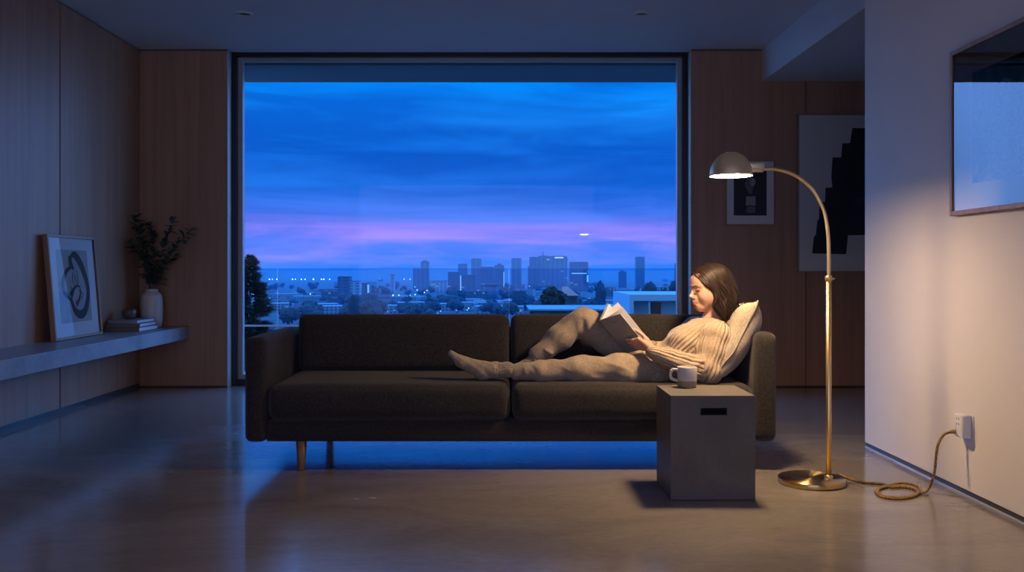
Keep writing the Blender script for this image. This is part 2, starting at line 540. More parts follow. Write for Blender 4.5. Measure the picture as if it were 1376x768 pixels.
# ---- recessed ceiling spots (off)
def downlight(x, y, label):
    t = thing('recessed_downlight', label, 'ceiling light', (x, y, H), group='recessed ceiling lights')
    bm = BM()
    add_lathe(bm, [(0.040, -0.001), (0.045, -0.011), (0.060, -0.009), (0.065, 0.0)], (x, y, H), 32, capb=False, capt=False)
    bm_link('trim_ring', bm, M['ceiling'], t, True)
    bm = BM()
    add_lathe(bm, [(0.002, -0.0015), (0.040, -0.0015), (0.041, 0.0)], (x, y, H), 28, capt=False)
    bm_link('lens', bm, M['black_metal'], t, True)
downlight(W(328, 18, 6.49).x, 6.49, 'small round ceiling light on the left, near the wooden side wall')
downlight(W(862, 18, 6.49).x, 6.49, 'small round ceiling light on the right, above the floor lamp side')

# ---- concrete wall shelf
bm = BM(); add_box(bm, XL + 0.001, -2.635, -0.5, YB - 0.001, 0.41, 0.516, 0.003, 2)
o = bm_link('wall_shelf', bm, M['shelf'])
props(o, 'long grey concrete shelf fixed along the wood-panelled left wall', 'shelf')

# ================================================================== pictures
def picture(name, label, M4, w, h, fw, depth, mat_in, art_fn, frame_m, art_m, group=None):
    """local frame: x right, z up, picture faces -y, back at y=0, lower left corner at origin"""
    t = thing(name, label, 'picture')
    t.matrix_world = M4; t.location = M4.to_translation(); t.rotation_euler = M4.to_euler()
    def pl(n, bm, m, par=t):
        return bm_link(n, bm, m, par, world=False)
    bm = BM()
    for b in ((0, fw, 0, h), (w - fw, w, 0, h), (fw, w - fw, h - fw, h), (fw, w - fw, 0, fw)):
        add_box(bm, b[0], b[1], -depth, 0, b[2], b[3], 0.0015, 1)
    pl('frame', bm, frame_m)
    bm = BM(); add_box(bm, fw, w - fw, -depth + 0.016, -0.004, fw, h - fw); pl('mat_board', bm, M['mat_board'])
    bm = BM()
    add_box(bm, mat_in[0], w - mat_in[1], -depth + 0.0145, -depth + 0.0158, mat_in[2], h - mat_in[3], mi=0)
    art_fn(bm, mat_in[0], w - mat_in[1], mat_in[2], h - mat_in[3], -depth + 0.014)
    pl('print', bm, art_m)
    bm = BM(); vs = [bm.verts.new(p) for p in ((fw, -depth + 0.006, fw), (w - fw, -depth + 0.006, fw), (w - fw, -depth + 0.006, h - fw), (fw, -depth + 0.006, h - fw))]
    bm.faces.new(vs); bm_link('glass', bm, M['picture_glass'], t, world=False, recalc=False)
    return t

def blob(bm, pts, y, mi, thick=0.0006, n=6):
    """closed smooth outline in (x,z)"""
    P = [Vector((p[0], y, p[1])) for p in pts]
    add_poly(bm, P, Vector((0, -thick, 0)), mi)

def smooth_closed(pts, n=6):
    q = [Vector((a, 0, b)) for a, b in pts]
    m = len(q); out = []
    for i in range(m):
        p0, p1, p2, p3 = q[i - 1], q[i], q[(i + 1) % m], q[(i + 2) % m]
        for k in range(n):
            t = k / n
            v = 0.5 * ((2 * p1) + (p2 - p0) * t + (2 * p0 - 5 * p1 + 4 * p2 - p3) * t * t + (3 * p1 - p0 - 3 * p2 + p3) * t ** 3)
            out.append((v.x, v.z))
    return out

def ribbon(bm, pts, widths, y, mi):
    """brush stroke: strip along pts (x,z) with varying width"""
    path = catmull([(p[0], 0, p[1]) for p in pts], 8)
    ws = catmull([(a, 0, 0) for a in widths], 8)
    L, R = [], []
    for i, p in enumerate(path):
        t = (path[min(i + 1, len(path) - 1)] - path[max(i - 1, 0)]).normalized()
        nrm = Vector((-t.z, 0, t.x)); w = ws[i].x / 2
        L.append(bm.verts.new((p.x + nrm.x * w, y, p.z + nrm.z * w)))
        R.append(bm.verts.new((p.x - nrm.x * w, y, p.z - nrm.z * w)))
    for i in range(len(path) - 1):
        f = bm.faces.new((L[i], L[i + 1], R[i + 1], R[i])); f.material_index = mi

# ---- ink-ring picture leaning on the shelf
def art_ring(bm, x0, x1, z0, z1, y):
    w, h = x1 - x0, z1 - z0
    def P(a, b): return (x0 + a * w, z0 + b * h)
    ribbon(bm, [P(.42, .91), P(.58, .93), P(.76, .80), P(.90, .58), P(.93, .38), P(.80, .16), P(.62, .10), P(.44, .17), P(.34, .34)],
           [.02 * w, .12 * w, .15 * w, .13 * w, .12 * w, .13 * w, .14 * w, .11 * w, .07 * w], y, 1)
    ribbon(bm, [P(.42, .92), P(.43, .80), P(.52, .74)], [.1 * w, .12 * w, .05 * w], y - 0.0004, 1)
    ribbon(bm, [P(.44, .77), P(.26, .70), P(.13, .55), P(.16, .42), P(.28, .34), P(.42, .26)],
           [.05 * w, .08 * w, .10 * w, .10 * w, .06 * w, .04 * w], y - 0.0008, 1)
    ribbon(bm, [P(.34, .36), P(.48, .47), P(.62, .50), P(.68, .42), P(.60, .30), P(.50, .24)],
           [.12 * w, .05 * w, .03 * w, .03 * w, .05 * w, .09 * w], y - 0.0012, 1)
    for q in ([P(.5, .74), P(.44, .6), P(.5, .48)], [P(.58, .72), P(.62, .6), P(.60, .50)], [P(.50, .68), P(.54, .58), P(.58, .46)],
              [P(.62, .44), P(.74, .38), P(.66, .30)], [P(.36, .5), P(.4, .4), P(.36, .28)]):
        ribbon(bm, q, [.015 * w, .022 * w, .01 * w], y - 0.0016, 1)
M['art_paper'] = mat('pale_blue_grey_art_paper', (0.48, 0.48, 0.46), 0.8, noise_scale=12, noise_amt=0.12)
M['art_ink'] = mat('navy_ink', (0.012, 0.02, 0.035), 0.6)
# faces +x, leans back on the left wall: local x runs along -y?  (picture faces local -y -> world +x)
PW, PH = 0.70, 0.715
bx, tx = -2.975, -3.035      # back face at bottom / top
lean = math.atan2(bx - tx, PH)
R = Matrix.Rotation(PI / 2, 4, 'Z') @ Matrix.Rotation(-lean, 4, 'X')
L4 = Matrix.Translation((bx, 5.915, 0.517)) @ R
picture('framed_picture', 'wood-framed abstract ink ring print leaning on the concrete shelf', L4, PW, PH, 0.018, 0.035,
        (0.125, 0.125, 0.11, 0.10), art_ring, M['wood_frame'], [M['art_paper'], M['art_ink']])

# ---- small dark still life on the back wall
def art_statue(bm, x0, x1, z0, z1, y):
    w, h = x1 - x0, z1 - z0
    def P(a, b): return (x0 + a * w, z0 + b * h)
    blob(bm, [P(.38, .06), P(.66, .06), P(.64, .20), P(.40, .20)], y, 2)
    blob(bm, [P(.36, .22), P(.66, .22), P(.66, .42), P(.38, .42)], y - 0.0003, 1)
    blob(bm, smooth_closed([P(.45, .50), P(.38, .58), P(.34, .68), P(.40, .80), P(.52, .84), P(.64, .78), P(.62, .66), P(.56, .56), P(.56, .48)]), y - 0.0006, 2)
    blob(bm, smooth_closed([P(.52, .66), P(.50, .76), P(.58, .83), P(.66, .76), P(.62, .67)]), y - 0.0013, 1)
M['art_dark'] = mat('dark_photo_ground', (0.022, 0.026, 0.032), 0.5, noise_scale=10, noise_amt=0.3)
M['art_pale'] = mat('pale_photo_tone', (0.36, 0.34, 0.32), 0.6, noise_scale=40, noise_amt=0.2)
M['art_mid'] = mat('mid_photo_tone', (0.16, 0.16, 0.16), 0.6, noise_scale=40, noise_amt=0.3)
a, b = W(974, 303, YB - 0.003), W(1041, 215, YB - 0.003)
picture('framed_picture', 'small framed dark still life photograph on the back wall behind the lamp shade', Matrix.Translation((a.x, YB - 0.001, a.z)),
        b.x - a.x, b.z - a.z, 0.012, 0.03, (0.072, 0.072, 0.085, 0.085), art_statue, M['wood_frame'], [M['art_dark'], M['art_pale'], M['art_mid']])

# ---- large stepped black shape
def art_steps(bm, x0, x1, z0, z1, y):
    S = 159.0
    def Q(cx, cy):           # crop pixel -> local
        px, py = 920 + cx / 3.838, 180 + cy / 3.838
        return ((px - VX) / S - ax, 1 - (py - VY) / S - az)
    pts = [(1010, -26), (860, -30), (848, 48), (808, 50), (803, 122), (758, 122), (752, 222), (757, 276), (722, 278), (720, 350), (692, 352),
           (688, 440), (680, 446), (672, 520), (662, 530), (653, 615), (828, 620), (838, 522), (1010, 520)]
    mirror_x = 1000
    full = [Q(*p) for p in pts]
    right = [(1060, 520), (1066, 610), (1150, 614), (1156, 330), (1180, 322), (1178, 190), (1140, 180), (1136, 60), (1100, 50), (1090, -26)]
    full += [Q(*p) for p in right]
    blob(bm, full, y, 1)
    blob(bm, [Q(870, 330), Q(945, 322), Q(945, 352), Q(872, 360)], y - 0.0010, 2)
M['art_cream'] = mat('cream_art_paper', (0.78, 0.77, 0.75), 0.85)
M['art_black'] = mat('stencil_black', (0.010, 0.014, 0.018), 0.5, noise_scale=9, noise_amt=0.4)
M['art_teal'] = mat('dull_teal_paint', (0.012, 0.05, 0.055), 0.6)
a, b = W(1070, 366, YB), W(1163, 153, YB)
ax, az = a.x, a.z
picture('framed_picture', 'large framed print of stepped black shapes, half hidden behind the white wall', Matrix.Translation((a.x, YB - 0.001, a.z)),
        1.18, b.z - a.z, 0.014, 0.035, (0.02, 0.02, 0.02, 0.02), art_steps, M['wood_frame'], [M['art_cream'], M['art_black'], M['art_teal']])

# ---- right wall seascape
def art_sea(bm, x0, x1, z0, z1, y):
    w, h = x1 - x0, z1 - z0
    def P(a, b): return (x0 + a * w, z0 + b * h)
    rng = random.Random(3)
    top = [P(0, .86)] + [P(.06 + .05 * i, .86 - .10 * abs(math.sin(i * .7)) + rng.uniform(-.02, .02) + .004 * i) for i in range(18)] + [P(1, .8)]
    blob(bm, [P(1, 1), P(0, 1)] + top, y, 1)
def sea_mat():
    m = bpy.data.materials.new('pale_surf_print'); m.use_nodes = True
    nt = m.node_tree; b = nt.nodes['Principled BSDF']; N, L = nt.nodes.new, nt.links.new
    tc = N('ShaderNodeTexCoord'); mp = N('ShaderNodeMapping'); mp.inputs['Scale'].default_value = (9, 9, 14)
    mp.inputs['Rotation'].default_value = (0, 0.7, 0)
    L(tc.outputs['Object'], mp.inputs[0])
    n = N('ShaderNodeTexNoise'); n.inputs['Scale'].default_value = 1.6; n.inputs['Detail'].default_value = 10; n.inputs['Roughness'].default_value = .75
    n.inputs['Distortion'].default_value = 1.5
    L(mp.outputs[0], n.inputs['Vector'])
    cr = N('ShaderNodeValToRGB'); cr.color_ramp.elements[0].position = .42; cr.color_ramp.elements[0].color = (0.16, 0.24, 0.36, 1)
    cr.color_ramp.elements[1].position = .6; cr.color_ramp.elements[1].color = (0.42, 0.46, 0.52, 1)
    L(n.outputs[0], cr.inputs[0]); L(cr.outputs[0], b.inputs['Base Color']); b.inputs['Roughness'].default_value = .7
    return m
M['sea'] = sea_mat()
M['rock'] = mat('dark_rock_print', (0.035, 0.05, 0.06), 0.7, noise_scale=30, noise_amt=0.9)
M['picture_glass'] = glass('glossy_picture_glass', (1, 1, 1), 2.0)
Y1 = FPX * (XR - 0.02) / (1281 - VX)
zt = CAMZ + (VY - 70) * Y1 / FPX; zb = CAMZ + (VY - 290) * Y1 / FPX
R4 = Matrix.Translation((XR - 0.001, Y1 + 0.004, zb)) @ Matrix.Rotation(-PI / 2, 4, 'Z')
picture('framed_picture', 'large wood-framed surf and rock photograph on the white right wall', R4, 1.25, zt - zb, 0.02, 0.035,
        (0.17, 0.17, 0.13, 0.13), art_sea, M['wood_frame'], [M['sea'], M['rock']])

# ================================================================== shelf things
def book(name, label, x0, x1, y0, y1, z0, h, cover_m, rot=0.0, group=None):
    """closed book lying flat, spine towards the camera (-y side)"""
    cx, cy = (x0 + x1) / 2, (y0 + y1) / 2
    t = thing(name, label, 'book', (cx, cy, z0), (0, 0, rot), group)
    a, b = (x1 - x0) / 2, (y1 - y0) / 2
    bm = BM()
    add_box(bm, -a, a, -b, b, 0, 0.003, 0.0008, 1); add_box(bm, -a, a, -b, b, h - 0.003, h, 0.0008, 1)
    add_box(bm, -a, a, -b, -b + 0.003, 0.003, h - 0.003)
    bm_link('cover', bm, cover_m, t, world=False)
    bm = BM(); add_box(bm, -a + 0.003, a - 0.004, -b + 0.004, b - 0.004, 0.0035, h - 0.0035, 0.001, 1)
    bm_link('pages', bm, M['paper'], t, world=False)
    return t
M['cover_dark'] = mat('dark_grey_cover', (0.085, 0.085, 0.09), 0.5)
M['cover_mid'] = mat('slate_cover', (0.15, 0.16, 0.17), 0.5)
M['cover_tan'] = mat('dusty_taupe_cover', (0.17, 0.13, 0.11), 0.5)
book('coffee_table_book', 'taupe large book at the bottom of the stack on the shelf', -3.03, -2.765, 6.84, 7.22, 0.5165, 0.034, M['cover_tan'], 0.0)
book('coffee_table_book', 'slate grey book in the middle of the stack on the shelf', -3.03, -2.775, 6.86, 7.22, 0.551, 0.027, M['cover_mid'], 0.03)
book('coffee_table_book', 'pale-topped book on top of the stack, under the small cup', -3.025, -2.79, 6.88, 7.20, 0.5785, 0.026, M['shelf'], -0.03)
# small cup on the books
cx, cy, cz = -2.925, 7.04, 0.6048
t = thing('small_cup', 'small dark ceramic cup standing on the stack of books', 'cup', (cx, cy, cz))
bm = BM()
add_lathe(bm, [(0.030, 0), (0.044, 0.006), (0.053, 0.025), (0.055, 0.05), (0.052, 0.076), (0.049, 0.076), (0.050, 0.05), (0.046, 0.02), (0.010, 0.012)], (cx, cy, cz), 32)
bm_link('cup_body', bm, mat('dark_glaze', (0.11, 0.085, 0.075), 0.35, noise_scale=30, noise_amt=0.3), t, True)
# vase
vx, vy, vz = -2.88, 7.385, 0.5165
t = thing('ceramic_vase', 'tall white ceramic bottle vase on the end of the shelf', 'vase', (vx, vy, vz))
bm = BM()
k = 1.0
prof = [(0.060, 0), (0.076, 0.006), (0.084, 0.06), (0.087, 0.15), (0.086, 0.22), (0.080, 0.262), (0.064, 0.286), (0.050, 0.294), (0.048, 0.306), (0.052, 0.318),
        (0.045, 0.318), (0.041, 0.30), (0.055, 0.27), (0.07, 0.22), (0.07, 0.02), (0.01, 0.012)]
add_lathe(bm, prof, (vx, vy, vz), 40)
bm_link('vase_body', bm, M['white_ceramic'], t, True)
# leafy branches
M['leaf'] = mat('dark_green_leaf', (0.045, 0.075, 0.05), 0.5, noise_scale=25, noise_amt=0.4)
M['stem'] = mat('olive_brown_stem', (0.10, 0.075, 0.045), 0.7)
def leaf(bm, p, d, up, ln, wd, rng):
    d = d.normalized(); s = d.cross(up)
    if s.length < 0.1: s = d.cross(Vector((1, 0, 0)))
    s.normalize(); n = s.cross(d)
    rows = []
    for i, (t, w) in enumerate(((0, .05), (.2, .6), (.45, 1), (.7, .85), (.9, .4), (1, .04))):
        c = p + d * ln * t - n * (ln * 0.25 * t * t)
        rows.append([bm.verts.new(c - s * wd * w / 2 + n * wd * .18 * w), bm.verts.new(c), bm.verts.new(c + s * wd * w / 2 + n * wd * .18 * w)])
    for a, b in zip(rows, rows[1:]):
        for k in (0, 1):
            f = bm.faces.new((a[k], a[k + 1], b[k + 1], b[k])); f.smooth = True
tips = [((156, 303), 7.44, 'reaching farthest left'), ((181, 293), 7.33, 'rising upright on the left'), ((203, 302), 7.46, 'in the middle of the bunch'),
        ((231, 300), 7.30, 'tall with curled top leaves on the right'), ((255, 310), 7.36, 'reaching farthest right'), ((236, 345), 7.42, 'short and low on the right'), ((172, 328), 7.26, 'low and bushy on the left')]
for i, ((tx_, ty_), Y, where) in enumerate(tips):
    rng = random.Random(50 + i)
    end = W(tx_, ty_, Y)
    if end.x < XL + 0.05: end.x = XL + 0.05
    ang = 2 * PI * i / 7
    base = Vector((vx + 0.025 * math.cos(ang), vy + 0.02 * math.sin(ang), vz + 0.06))
    mouth = Vector((vx + 0.030 * (end.x - vx) / 0.25, vy + 0.02 * math.sin(ang), vz + 0.318))
    mid = mouth.lerp(end, 0.5) + Vector((rng.uniform(-.02, .02) - 0.12 * (end.x - vx), rng.uniform(-.02, .02), 0.03))
    path = catmull([base, mouth, mid, end], 7)
    t = thing('leafy_branch', 'dark leafy branch in the white vase, ' + where, 'plant', tuple(base), group='branches in the vase')
    bm = BM(); add_tube(bm, path, [0.0038 * (1 - 0.6 * j / len(path)) for j in range(len(path))], 6)
    bm_link('stem', bm, M['stem'], t, True)
    bm = BM()
    m = len(path)
    for j in range(int(m * 0.40), m):
        for q in range(3 if i != 5 else 2):
            dirn = (path[min(j + 1, m - 1)] - path[j - 1]).normalized()
            rr = Vector((rng.uniform(-1, 1), rng.uniform(-1, 1), rng.uniform(-.5, .8)))
            d = (dirn * 0.5 + rr).normalized()
            ln = rng.uniform(.05, .085)
            if path[j].x + d.x * ln < XL + 0.005: d.x = abs(d.x)
            if path[j].y + d.y * ln > YB - 0.005: d.y = -abs(d.y)
            leaf(bm, path[j], d, Vector((0, 0, 1)), ln, ln * .62, rng)
    bm_link('leaves', bm, M['leaf'], t, True)

# ================================================================== sofa
SX0, SX1, SY0, SY1 = -1.265, 1.371, 4.41, 5.27
SCX = (SX0 + SX1) / 2
sofa = thing('sofa', 'long dark charcoal fabric two-seat sofa in front of the window', 'sofa', (SCX, (SY0 + SY1) / 2, 0))

def soft_box(x0, x1, y0, y1, z0, z1, r, puff=(0, 0, 0), n=(26, 12, 8), power=2.0, wav=0.0, seed=0, M4=None):
    """rounded cushion: box with rounded edges (radius r), bulging by puff on x, y, z faces"""
    bm = BM()
    bmesh.ops.create_cube(bm, size=2.0)
    # subdivide evenly via grid mapping: build from 6 grids
    bm.free(); bm = BM()
    hx, hy, hz = (x1 - x0) / 2, (y1 - y0) / 2, (z1 - z0) / 2
    c = Vector(((x0 + x1) / 2, (y0 + y1) / 2, (z0 + z1) / 2))
    cache = {}
    def samp(k, m):
        t = k / m * 2 - 1
        return math.copysign(abs(t) ** 0.8, t) if False else math.sin(t * PI / 2) * 0.35 + t * 0.65
    def V(i, j, k):
        key = (i, j, k)
        if key in cache: return cache[key]
        a, b, d = samp(i, n[0]), samp(j, n[1]), samp(k, n[2])
        p = Vector((a * hx, b * hy, d * hz))
        q = Vector((max(-(hx - r), min(hx - r, p.x)), max(-(hy - r), min(hy - r, p.y)), max(-(hz - r), min(hz - r, p.z))))
        dd = p - q
        if dd.length > 1e-6:
            # project outer shell on rounded surface
            m = max(abs(dd.x), abs(dd.y), abs(dd.z))
            p = q + dd.normalized() * (r if dd.length > 1e-6 else 0) * (m / r if m < r - 1e-5 else 1.0)
        fx = max(0, 1 - a * a); fy = max(0, 1 - b * b); fz = max(0, 1 - d * d)
        p.x += math.copysign(puff[0], a) * fy ** .6 * fz ** .6 * abs(a) ** 4
        p.y += math.copysign(puff[1], b) * fx ** .4 * fz ** .6 * abs(b) ** 4
        p.z += math.copysign(puff[2], d) * fx ** .4 * fy ** .6 * abs(d) ** 4
        if wav:
            nv = noise.noise_vector(Vector((p.x * 4 + seed, p.y * 5, p.z * 6)))
            p += nv * wav
        p = p + c
        if M4 is not None: p = M4 @ p
        v = bm.verts.new(p); cache[key] = v
        return v
    def quad(a, b, c_, d):
        try: f = bm.faces.new((V(*a), V(*b), V(*c_), V(*d))); f.smooth = True
        except ValueError: pass
    nx, ny, nz = n
    for i in range(nx):
        for j in range(ny):
            for k in (0, nz): quad((i, j, k), (i + 1, j, k), (i + 1, j + 1, k), (i, j + 1, k))
    for i in range(nx):
        for k in range(nz):
            for j in (0, ny): quad((i, j, k), (i + 1, j, k), (i + 1, j, k + 1), (i, j, k + 1))
    for j in range(ny):
        for k in range(nz):
            for i in (0, nx): quad((i, j, k), (i, j + 1, k), (i, j + 1, k + 1), (i, j, k + 1))
    return bm

AT = 0.107
bm = soft_box(SX0, SX0 + AT, SY0, SY1, 0.143, 0.660, 0.03, (0.004, 0.004, 0.004), (8, 26, 20))
# left arm: top drops a touch at the front
bm_link('arm', bm, M['sofa'], sofa, True)
bm = soft_box(SX1 - AT, SX1, SY0, SY1, 0.143, 0.684, 0.035, (0.004, 0.004, 0.004), (8, 26, 20))
bm_link('arm', bm, M['sofa'], sofa, True)
bm = BM(); add_box(bm, SX0 + AT + .001, SX1 - AT - .001, SY0 + 0.012, SY1 - 0.02, 0.145, 0.246, 0.008, 3)
bm_link('base_frame', bm, M['sofa'], sofa, True)
bm = soft_box(SX0 + AT + .001, SX1 - AT - .001, SY1 - 0.15, SY1 - 0.01, 0.246, 0.66, 0.03, (0, .003, .003), (30, 6, 12))
bm_link('backrest', bm, M['sofa'], sofa, True)
mid = 0.055
SEATZ = 0.432
for (a, b, sd) in ((SX0 + AT + 0.004, mid - 0.002, 1), (mid + 0.002, SX1 - AT - 0.004, 2)):
    bm = soft_box(a, b, SY0 - 0.004, SY1 - 0.16, 0.247, SEATZ - 0.008, 0.05, (0.0, 0.012, 0.012), (44, 22, 10), wav=0.004, seed=sd)
    bm_link('seat_cushion', bm, M['sofa'], sofa, True)
for (a, b, sd) in ((SX0 + AT + 0.03, mid - 0.001, 5), (mid + 0.003, SX1 - AT - 0.03, 6)):
    tilt = Matrix.Translation((0, 5.03, 0.43)) @ Matrix.Rotation(math.radians(-5), 4, 'X')
    bm = soft_box(a, b, -0.075, 0.060, 0.0, 0.312, 0.040, (0.0, 0.018, 0.003), (44, 8, 16), wav=0.005, seed=sd, M4=tilt)
    bm_link('back_cushion', bm, M['sofa'], sofa, True)
for x in (-0.989, SX1 - 0.276):
    for y in (SY0 + 0.035, SY1 - 0.075):
        bm = BM()
        add_lathe(bm, [(0.017, 0.0), (0.0185, 0.003), (0.027, 0.146)], (x, y, 0), 24)
        bm_link('leg', bm, M['wood_leg'], sofa, False)

# ================================================================== pillow
PC = W(984, 461, 4.67)
def build_pillow():
    ax = (W(1013, 408, 4.67) - W(957, 510, 4.67)); ax.normalize()      # up along the pillow
    side = Vector((0.16, 1, 0)); side = (side - ax * side.dot(ax)).normalized()
    nrm = ax.cross(side).normalized()
    t = thing('throw_pillow', 'oatmeal woven throw pillow propped between her back and the right sofa arm', 'pillow', tuple(PC))
    bm = BM(); n = 34; S = 0.235; grid = {}
    for sgn in (1, -1):
        for i in range(n + 1):
            for j in range(n + 1):
                u, v = i / n * 2 - 1, j / n * 2 - 1
                edge = i in (0, n) or j in (0, n)
                key = (i, j, 0 if edge else sgn)
                if key in grid: continue
                # pinched sides, pointed corners
                pu = u * (1 - 0.09 * (1 - v * v)) ; pv = v * (1 - 0.09 * (1 - u * u))
                th = 0.078 * ((1 - u ** 4) * (1 - v ** 4)) ** 0.55
                th *= 1 + 0.10 * math.sin(5 * u + 2 * v) * math.cos(3 * v)
                bend = 0.030 * (v * v) - 0.01 * v
                p = PC + ax * (pv * S) + side * (pu * S) + nrm * (sgn * th + bend)
                p += noise.noise_vector(Vector((u * 2.3, v * 2.3, sgn))) * 0.010
                grid[key] = bm.verts.new(p)
    def g(i, j, s):
        e = i in (0, n) or j in (0, n)
        return grid[(i, j, 0 if e else s)]
    for s in (1, -1):
        for i in range(n):
            for j in range(n):
                try:
                    f = bm.faces.new((g(i, j, s), g(i + 1, j, s), g(i + 1, j + 1, s), g(i, j + 1, s))); f.smooth = True
                except ValueError: pass
    bm_link('pillow_body', bm, M['pillow'], t, True)
    bm = BM(); ring = []
    for i in range(n): ring.append(grid_pos(i, 0, n, S, ax, side, nrm))
    for i in range(n): ring.append(grid_pos(n, i, n, S, ax, side, nrm))
    for i in range(n): ring.append(grid_pos(n - i, n, n, S, ax, side, nrm))
    for i in range(n): ring.append(grid_pos(0, n - i, n, S, ax, side, nrm))
    add_tube(bm, ring, 0.0042, 6, closed=True)
    bm_link('piped_seam', bm, mat('seam_thread', (0.36, 0.31, 0.24), 0.9), t, True)
def grid_pos(i, j, n, S, ax, side, nrm):
    u, v = i / n * 2 - 1, j / n * 2 - 1
    pu = u * (1 - 0.09 * (1 - v * v)); pv = v * (1 - 0.09 * (1 - u * u))
    bend = 0.030 * (v * v) - 0.01 * v
    return PC + ax * (pv * S) + side * (pu * S) + nrm * bend + noise.noise_vector(Vector((u * 2.3, v * 2.3, 1))) * 0.010
build_pillow()

# ================================================================== concrete side table
TX0, TX1, TY0, TY1, TZ = 0.738, 1.103, 3.859, 4.21, 0.452
t = thing('side_table', 'square concrete block side table with a hand slot, in front of the sofa', 'table', ((TX0 + TX1) / 2, (TY0 + TY1) / 2, 0))
bm = BM()
th = 0.03
add_box(bm, TX0, TX1, TY0, TY1, TZ - th, TZ, 0.0)
add_box(bm, TX0, TX0 + th, TY0, TY1, 0.004, TZ - th); add_box(bm, TX1 - th, TX1, TY0, TY1, 0.004, TZ - th)
add_box(bm, TX0 + th, TX1 - th, TY1 - th, TY1, 0.004, TZ - th)
# front with the slot left open
a0, a1, b0, b1 = 0.866, 0.981, 0.368, 0.399
add_box(bm, TX0 + th, TX1 - th, TY0, TY0 + th, 0.004, b0); add_box(bm, TX0 + th, TX1 - th, TY0, TY0 + th, b1, TZ - th)
add_box(bm, TX0 + th, a0, TY0, TY0 + th, b0, b1); add_box(bm, a1, TX1 - th, TY0, TY0 + th, b0, b1)
bmesh.ops.remove_doubles(bm, verts=bm.verts, dist=1e-5)
bm_link('table_body', bm, M['table'], t)
bm = BM(); add_box(bm, TX0 + 0.012, TX1 - 0.012, TY0 + 0.012, TY1 - 0.012, 0, 0.004); bm_link('foot_pad', bm, M['black_metal'], t)

# mug
mx, my, mz = 0.866, 4.135, TZ + 0.0005
t = thing('mug', 'two-tone stoneware mug standing on the concrete side table', 'mug', (mx, my, mz))
bm = BM()
zc = 0.032
def mr_(z): return 0.0425 + 0.0025 * min(1, z / 0.06)
add_lathe(bm, [(0.036, 0), (0.0405, 0.002), (0.0435, 0.008), (0.044, zc)], (mx, my, mz), 40, mi=1, capt=False)
add_lathe(bm, [(0.044, zc), (0.0448, 0.05), (0.045, 0.093), (0.0440, 0.0952), (0.0422, 0.094), (0.0415, 0.05), (0.0405, 0.012), (0.002, 0.009)], (mx, my, mz), 40, mi=0, capb=False)
bm_link('mug_body', bm, [M['white_ceramic'], M['raw_clay']], t, True)
bm = BM()
hp = catmull([(mx - 0.043, my, mz + 0.080), (mx - 0.066, my, mz + 0.081), (mx - 0.077, my, mz + 0.062), (mx - 0.071, my, mz + 0.040), (mx - 0.043, my, mz + 0.030)], 7)
add_tube(bm, hp, 0.0058, 10, flat=1.3)
bm_link('handle', bm, M['white_ceramic'], t, True)
bm = BM(); add_lathe(bm, [(0.001, 0.079), (0.0412, 0.079)], (mx, my, mz), 32, capb=False, capt=False)
bm_link('coffee', bm, mat('dark_coffee', (0.02, 0.01, 0.005), 0.1), t, True)

# ================================================================== floor lamp
LY = 4.17
LBX = (1090.5 - VX) * LY / FPX
LPX = (1113.5 - VX) * LY / FPX
lamp = thing('floor_lamp', 'brass arched floor lamp lit over the reader, on a round base', 'lamp', (LBX, LY, 0))
def brass_disc():
    m = bpy.data.materials.new('spun_brass'); m.use_nodes = True
    nt = m.node_tree; b = nt.nodes['Principled BSDF']; N, L = nt.nodes.new, nt.links.new
    b.inputs['Base Color'].default_value = (0.60, 0.44, 0.22, 1); b.inputs['Metallic'].default_value = 1; b.inputs['Roughness'].default_value = .3
    b.inputs['Anisotropic'].default_value = 0.85; b.inputs['Anisotropic Rotation'].default_value = 0.25
    tg = N('ShaderNodeTangent'); tg.direction_type = 'RADIAL'; tg.axis = 'Z'
    L(tg.outputs[0], b.inputs['Tangent'])
    return m
M['spun'] = brass_disc()
bm2 = BM(); add_lathe(bm2, [(0.145, 0.0), (0.150, 0.003), (0.151, 0.024), (0.149, 0.0275), (0.02, 0.0285)], (0, 0, 0), 64)
bm_link('base', bm2, M['spun'], lamp, world=False)
def LW(px, py): return W(px, py, LY)
bm = BM()
zcol = LW(0, 374).z
add_tube(bm, [(LPX, LY, 0.027), (LPX, LY, 0.3), (LPX, LY, zcol)], 0.0125, 20)
add_lathe(bm, [(0.020, 0.0), (0.020, 0.006), (0.014, 0.012)], (LPX, LY, 0.0278), 24, capb=False, capt=False)
bm_link('pole', bm, M['brass'], lamp, True)
bm = BM()
add_lathe(bm, [(0.0125, -0.012), (0.0165, -0.010), (0.0165, 0.008), (0.013, 0.014), (0.0085, 0.016)], (LPX, LY, zcol), 24)
add_tube(bm, [(LPX, LY, zcol), (LPX + 0.028, LY, zcol)], 0.0045, 10)
bm_link('collar', bm, M['brass'], lamp, True)
arc = [(1113.7, 374), (1113.7, 340), (1112.8, 315.5), (1109, 289), (1102, 271), (1092, 254), (1076, 240), (1058, 231), (1040, 227), (1024, 227)]
bm = BM(); add_tube(bm, catmull([LW(*p) for p in arc], 6), 0.0085, 14)
bm_link('arm_tube', bm, M['brass'], lamp, True)
SHX = (982.3 - VX) * LY / FPX
SHZ = CAMZ + (VY - 236.5) * LY / FPX
bm = BM()
add_box(bm, SHX + 0.083, SHX + 0.155, LY - 0.016, LY + 0.016, SHZ + 0.032, SHZ + 0.062, 0.006, 3)
add_box(bm, SHX + 0.090, SHX + 0.150, LY - 0.011, LY + 0.011, SHZ + 0.018, SHZ + 0.034, 0.004, 3)
bm_link('hinge_block', bm, M['bronze'], lamp, True)
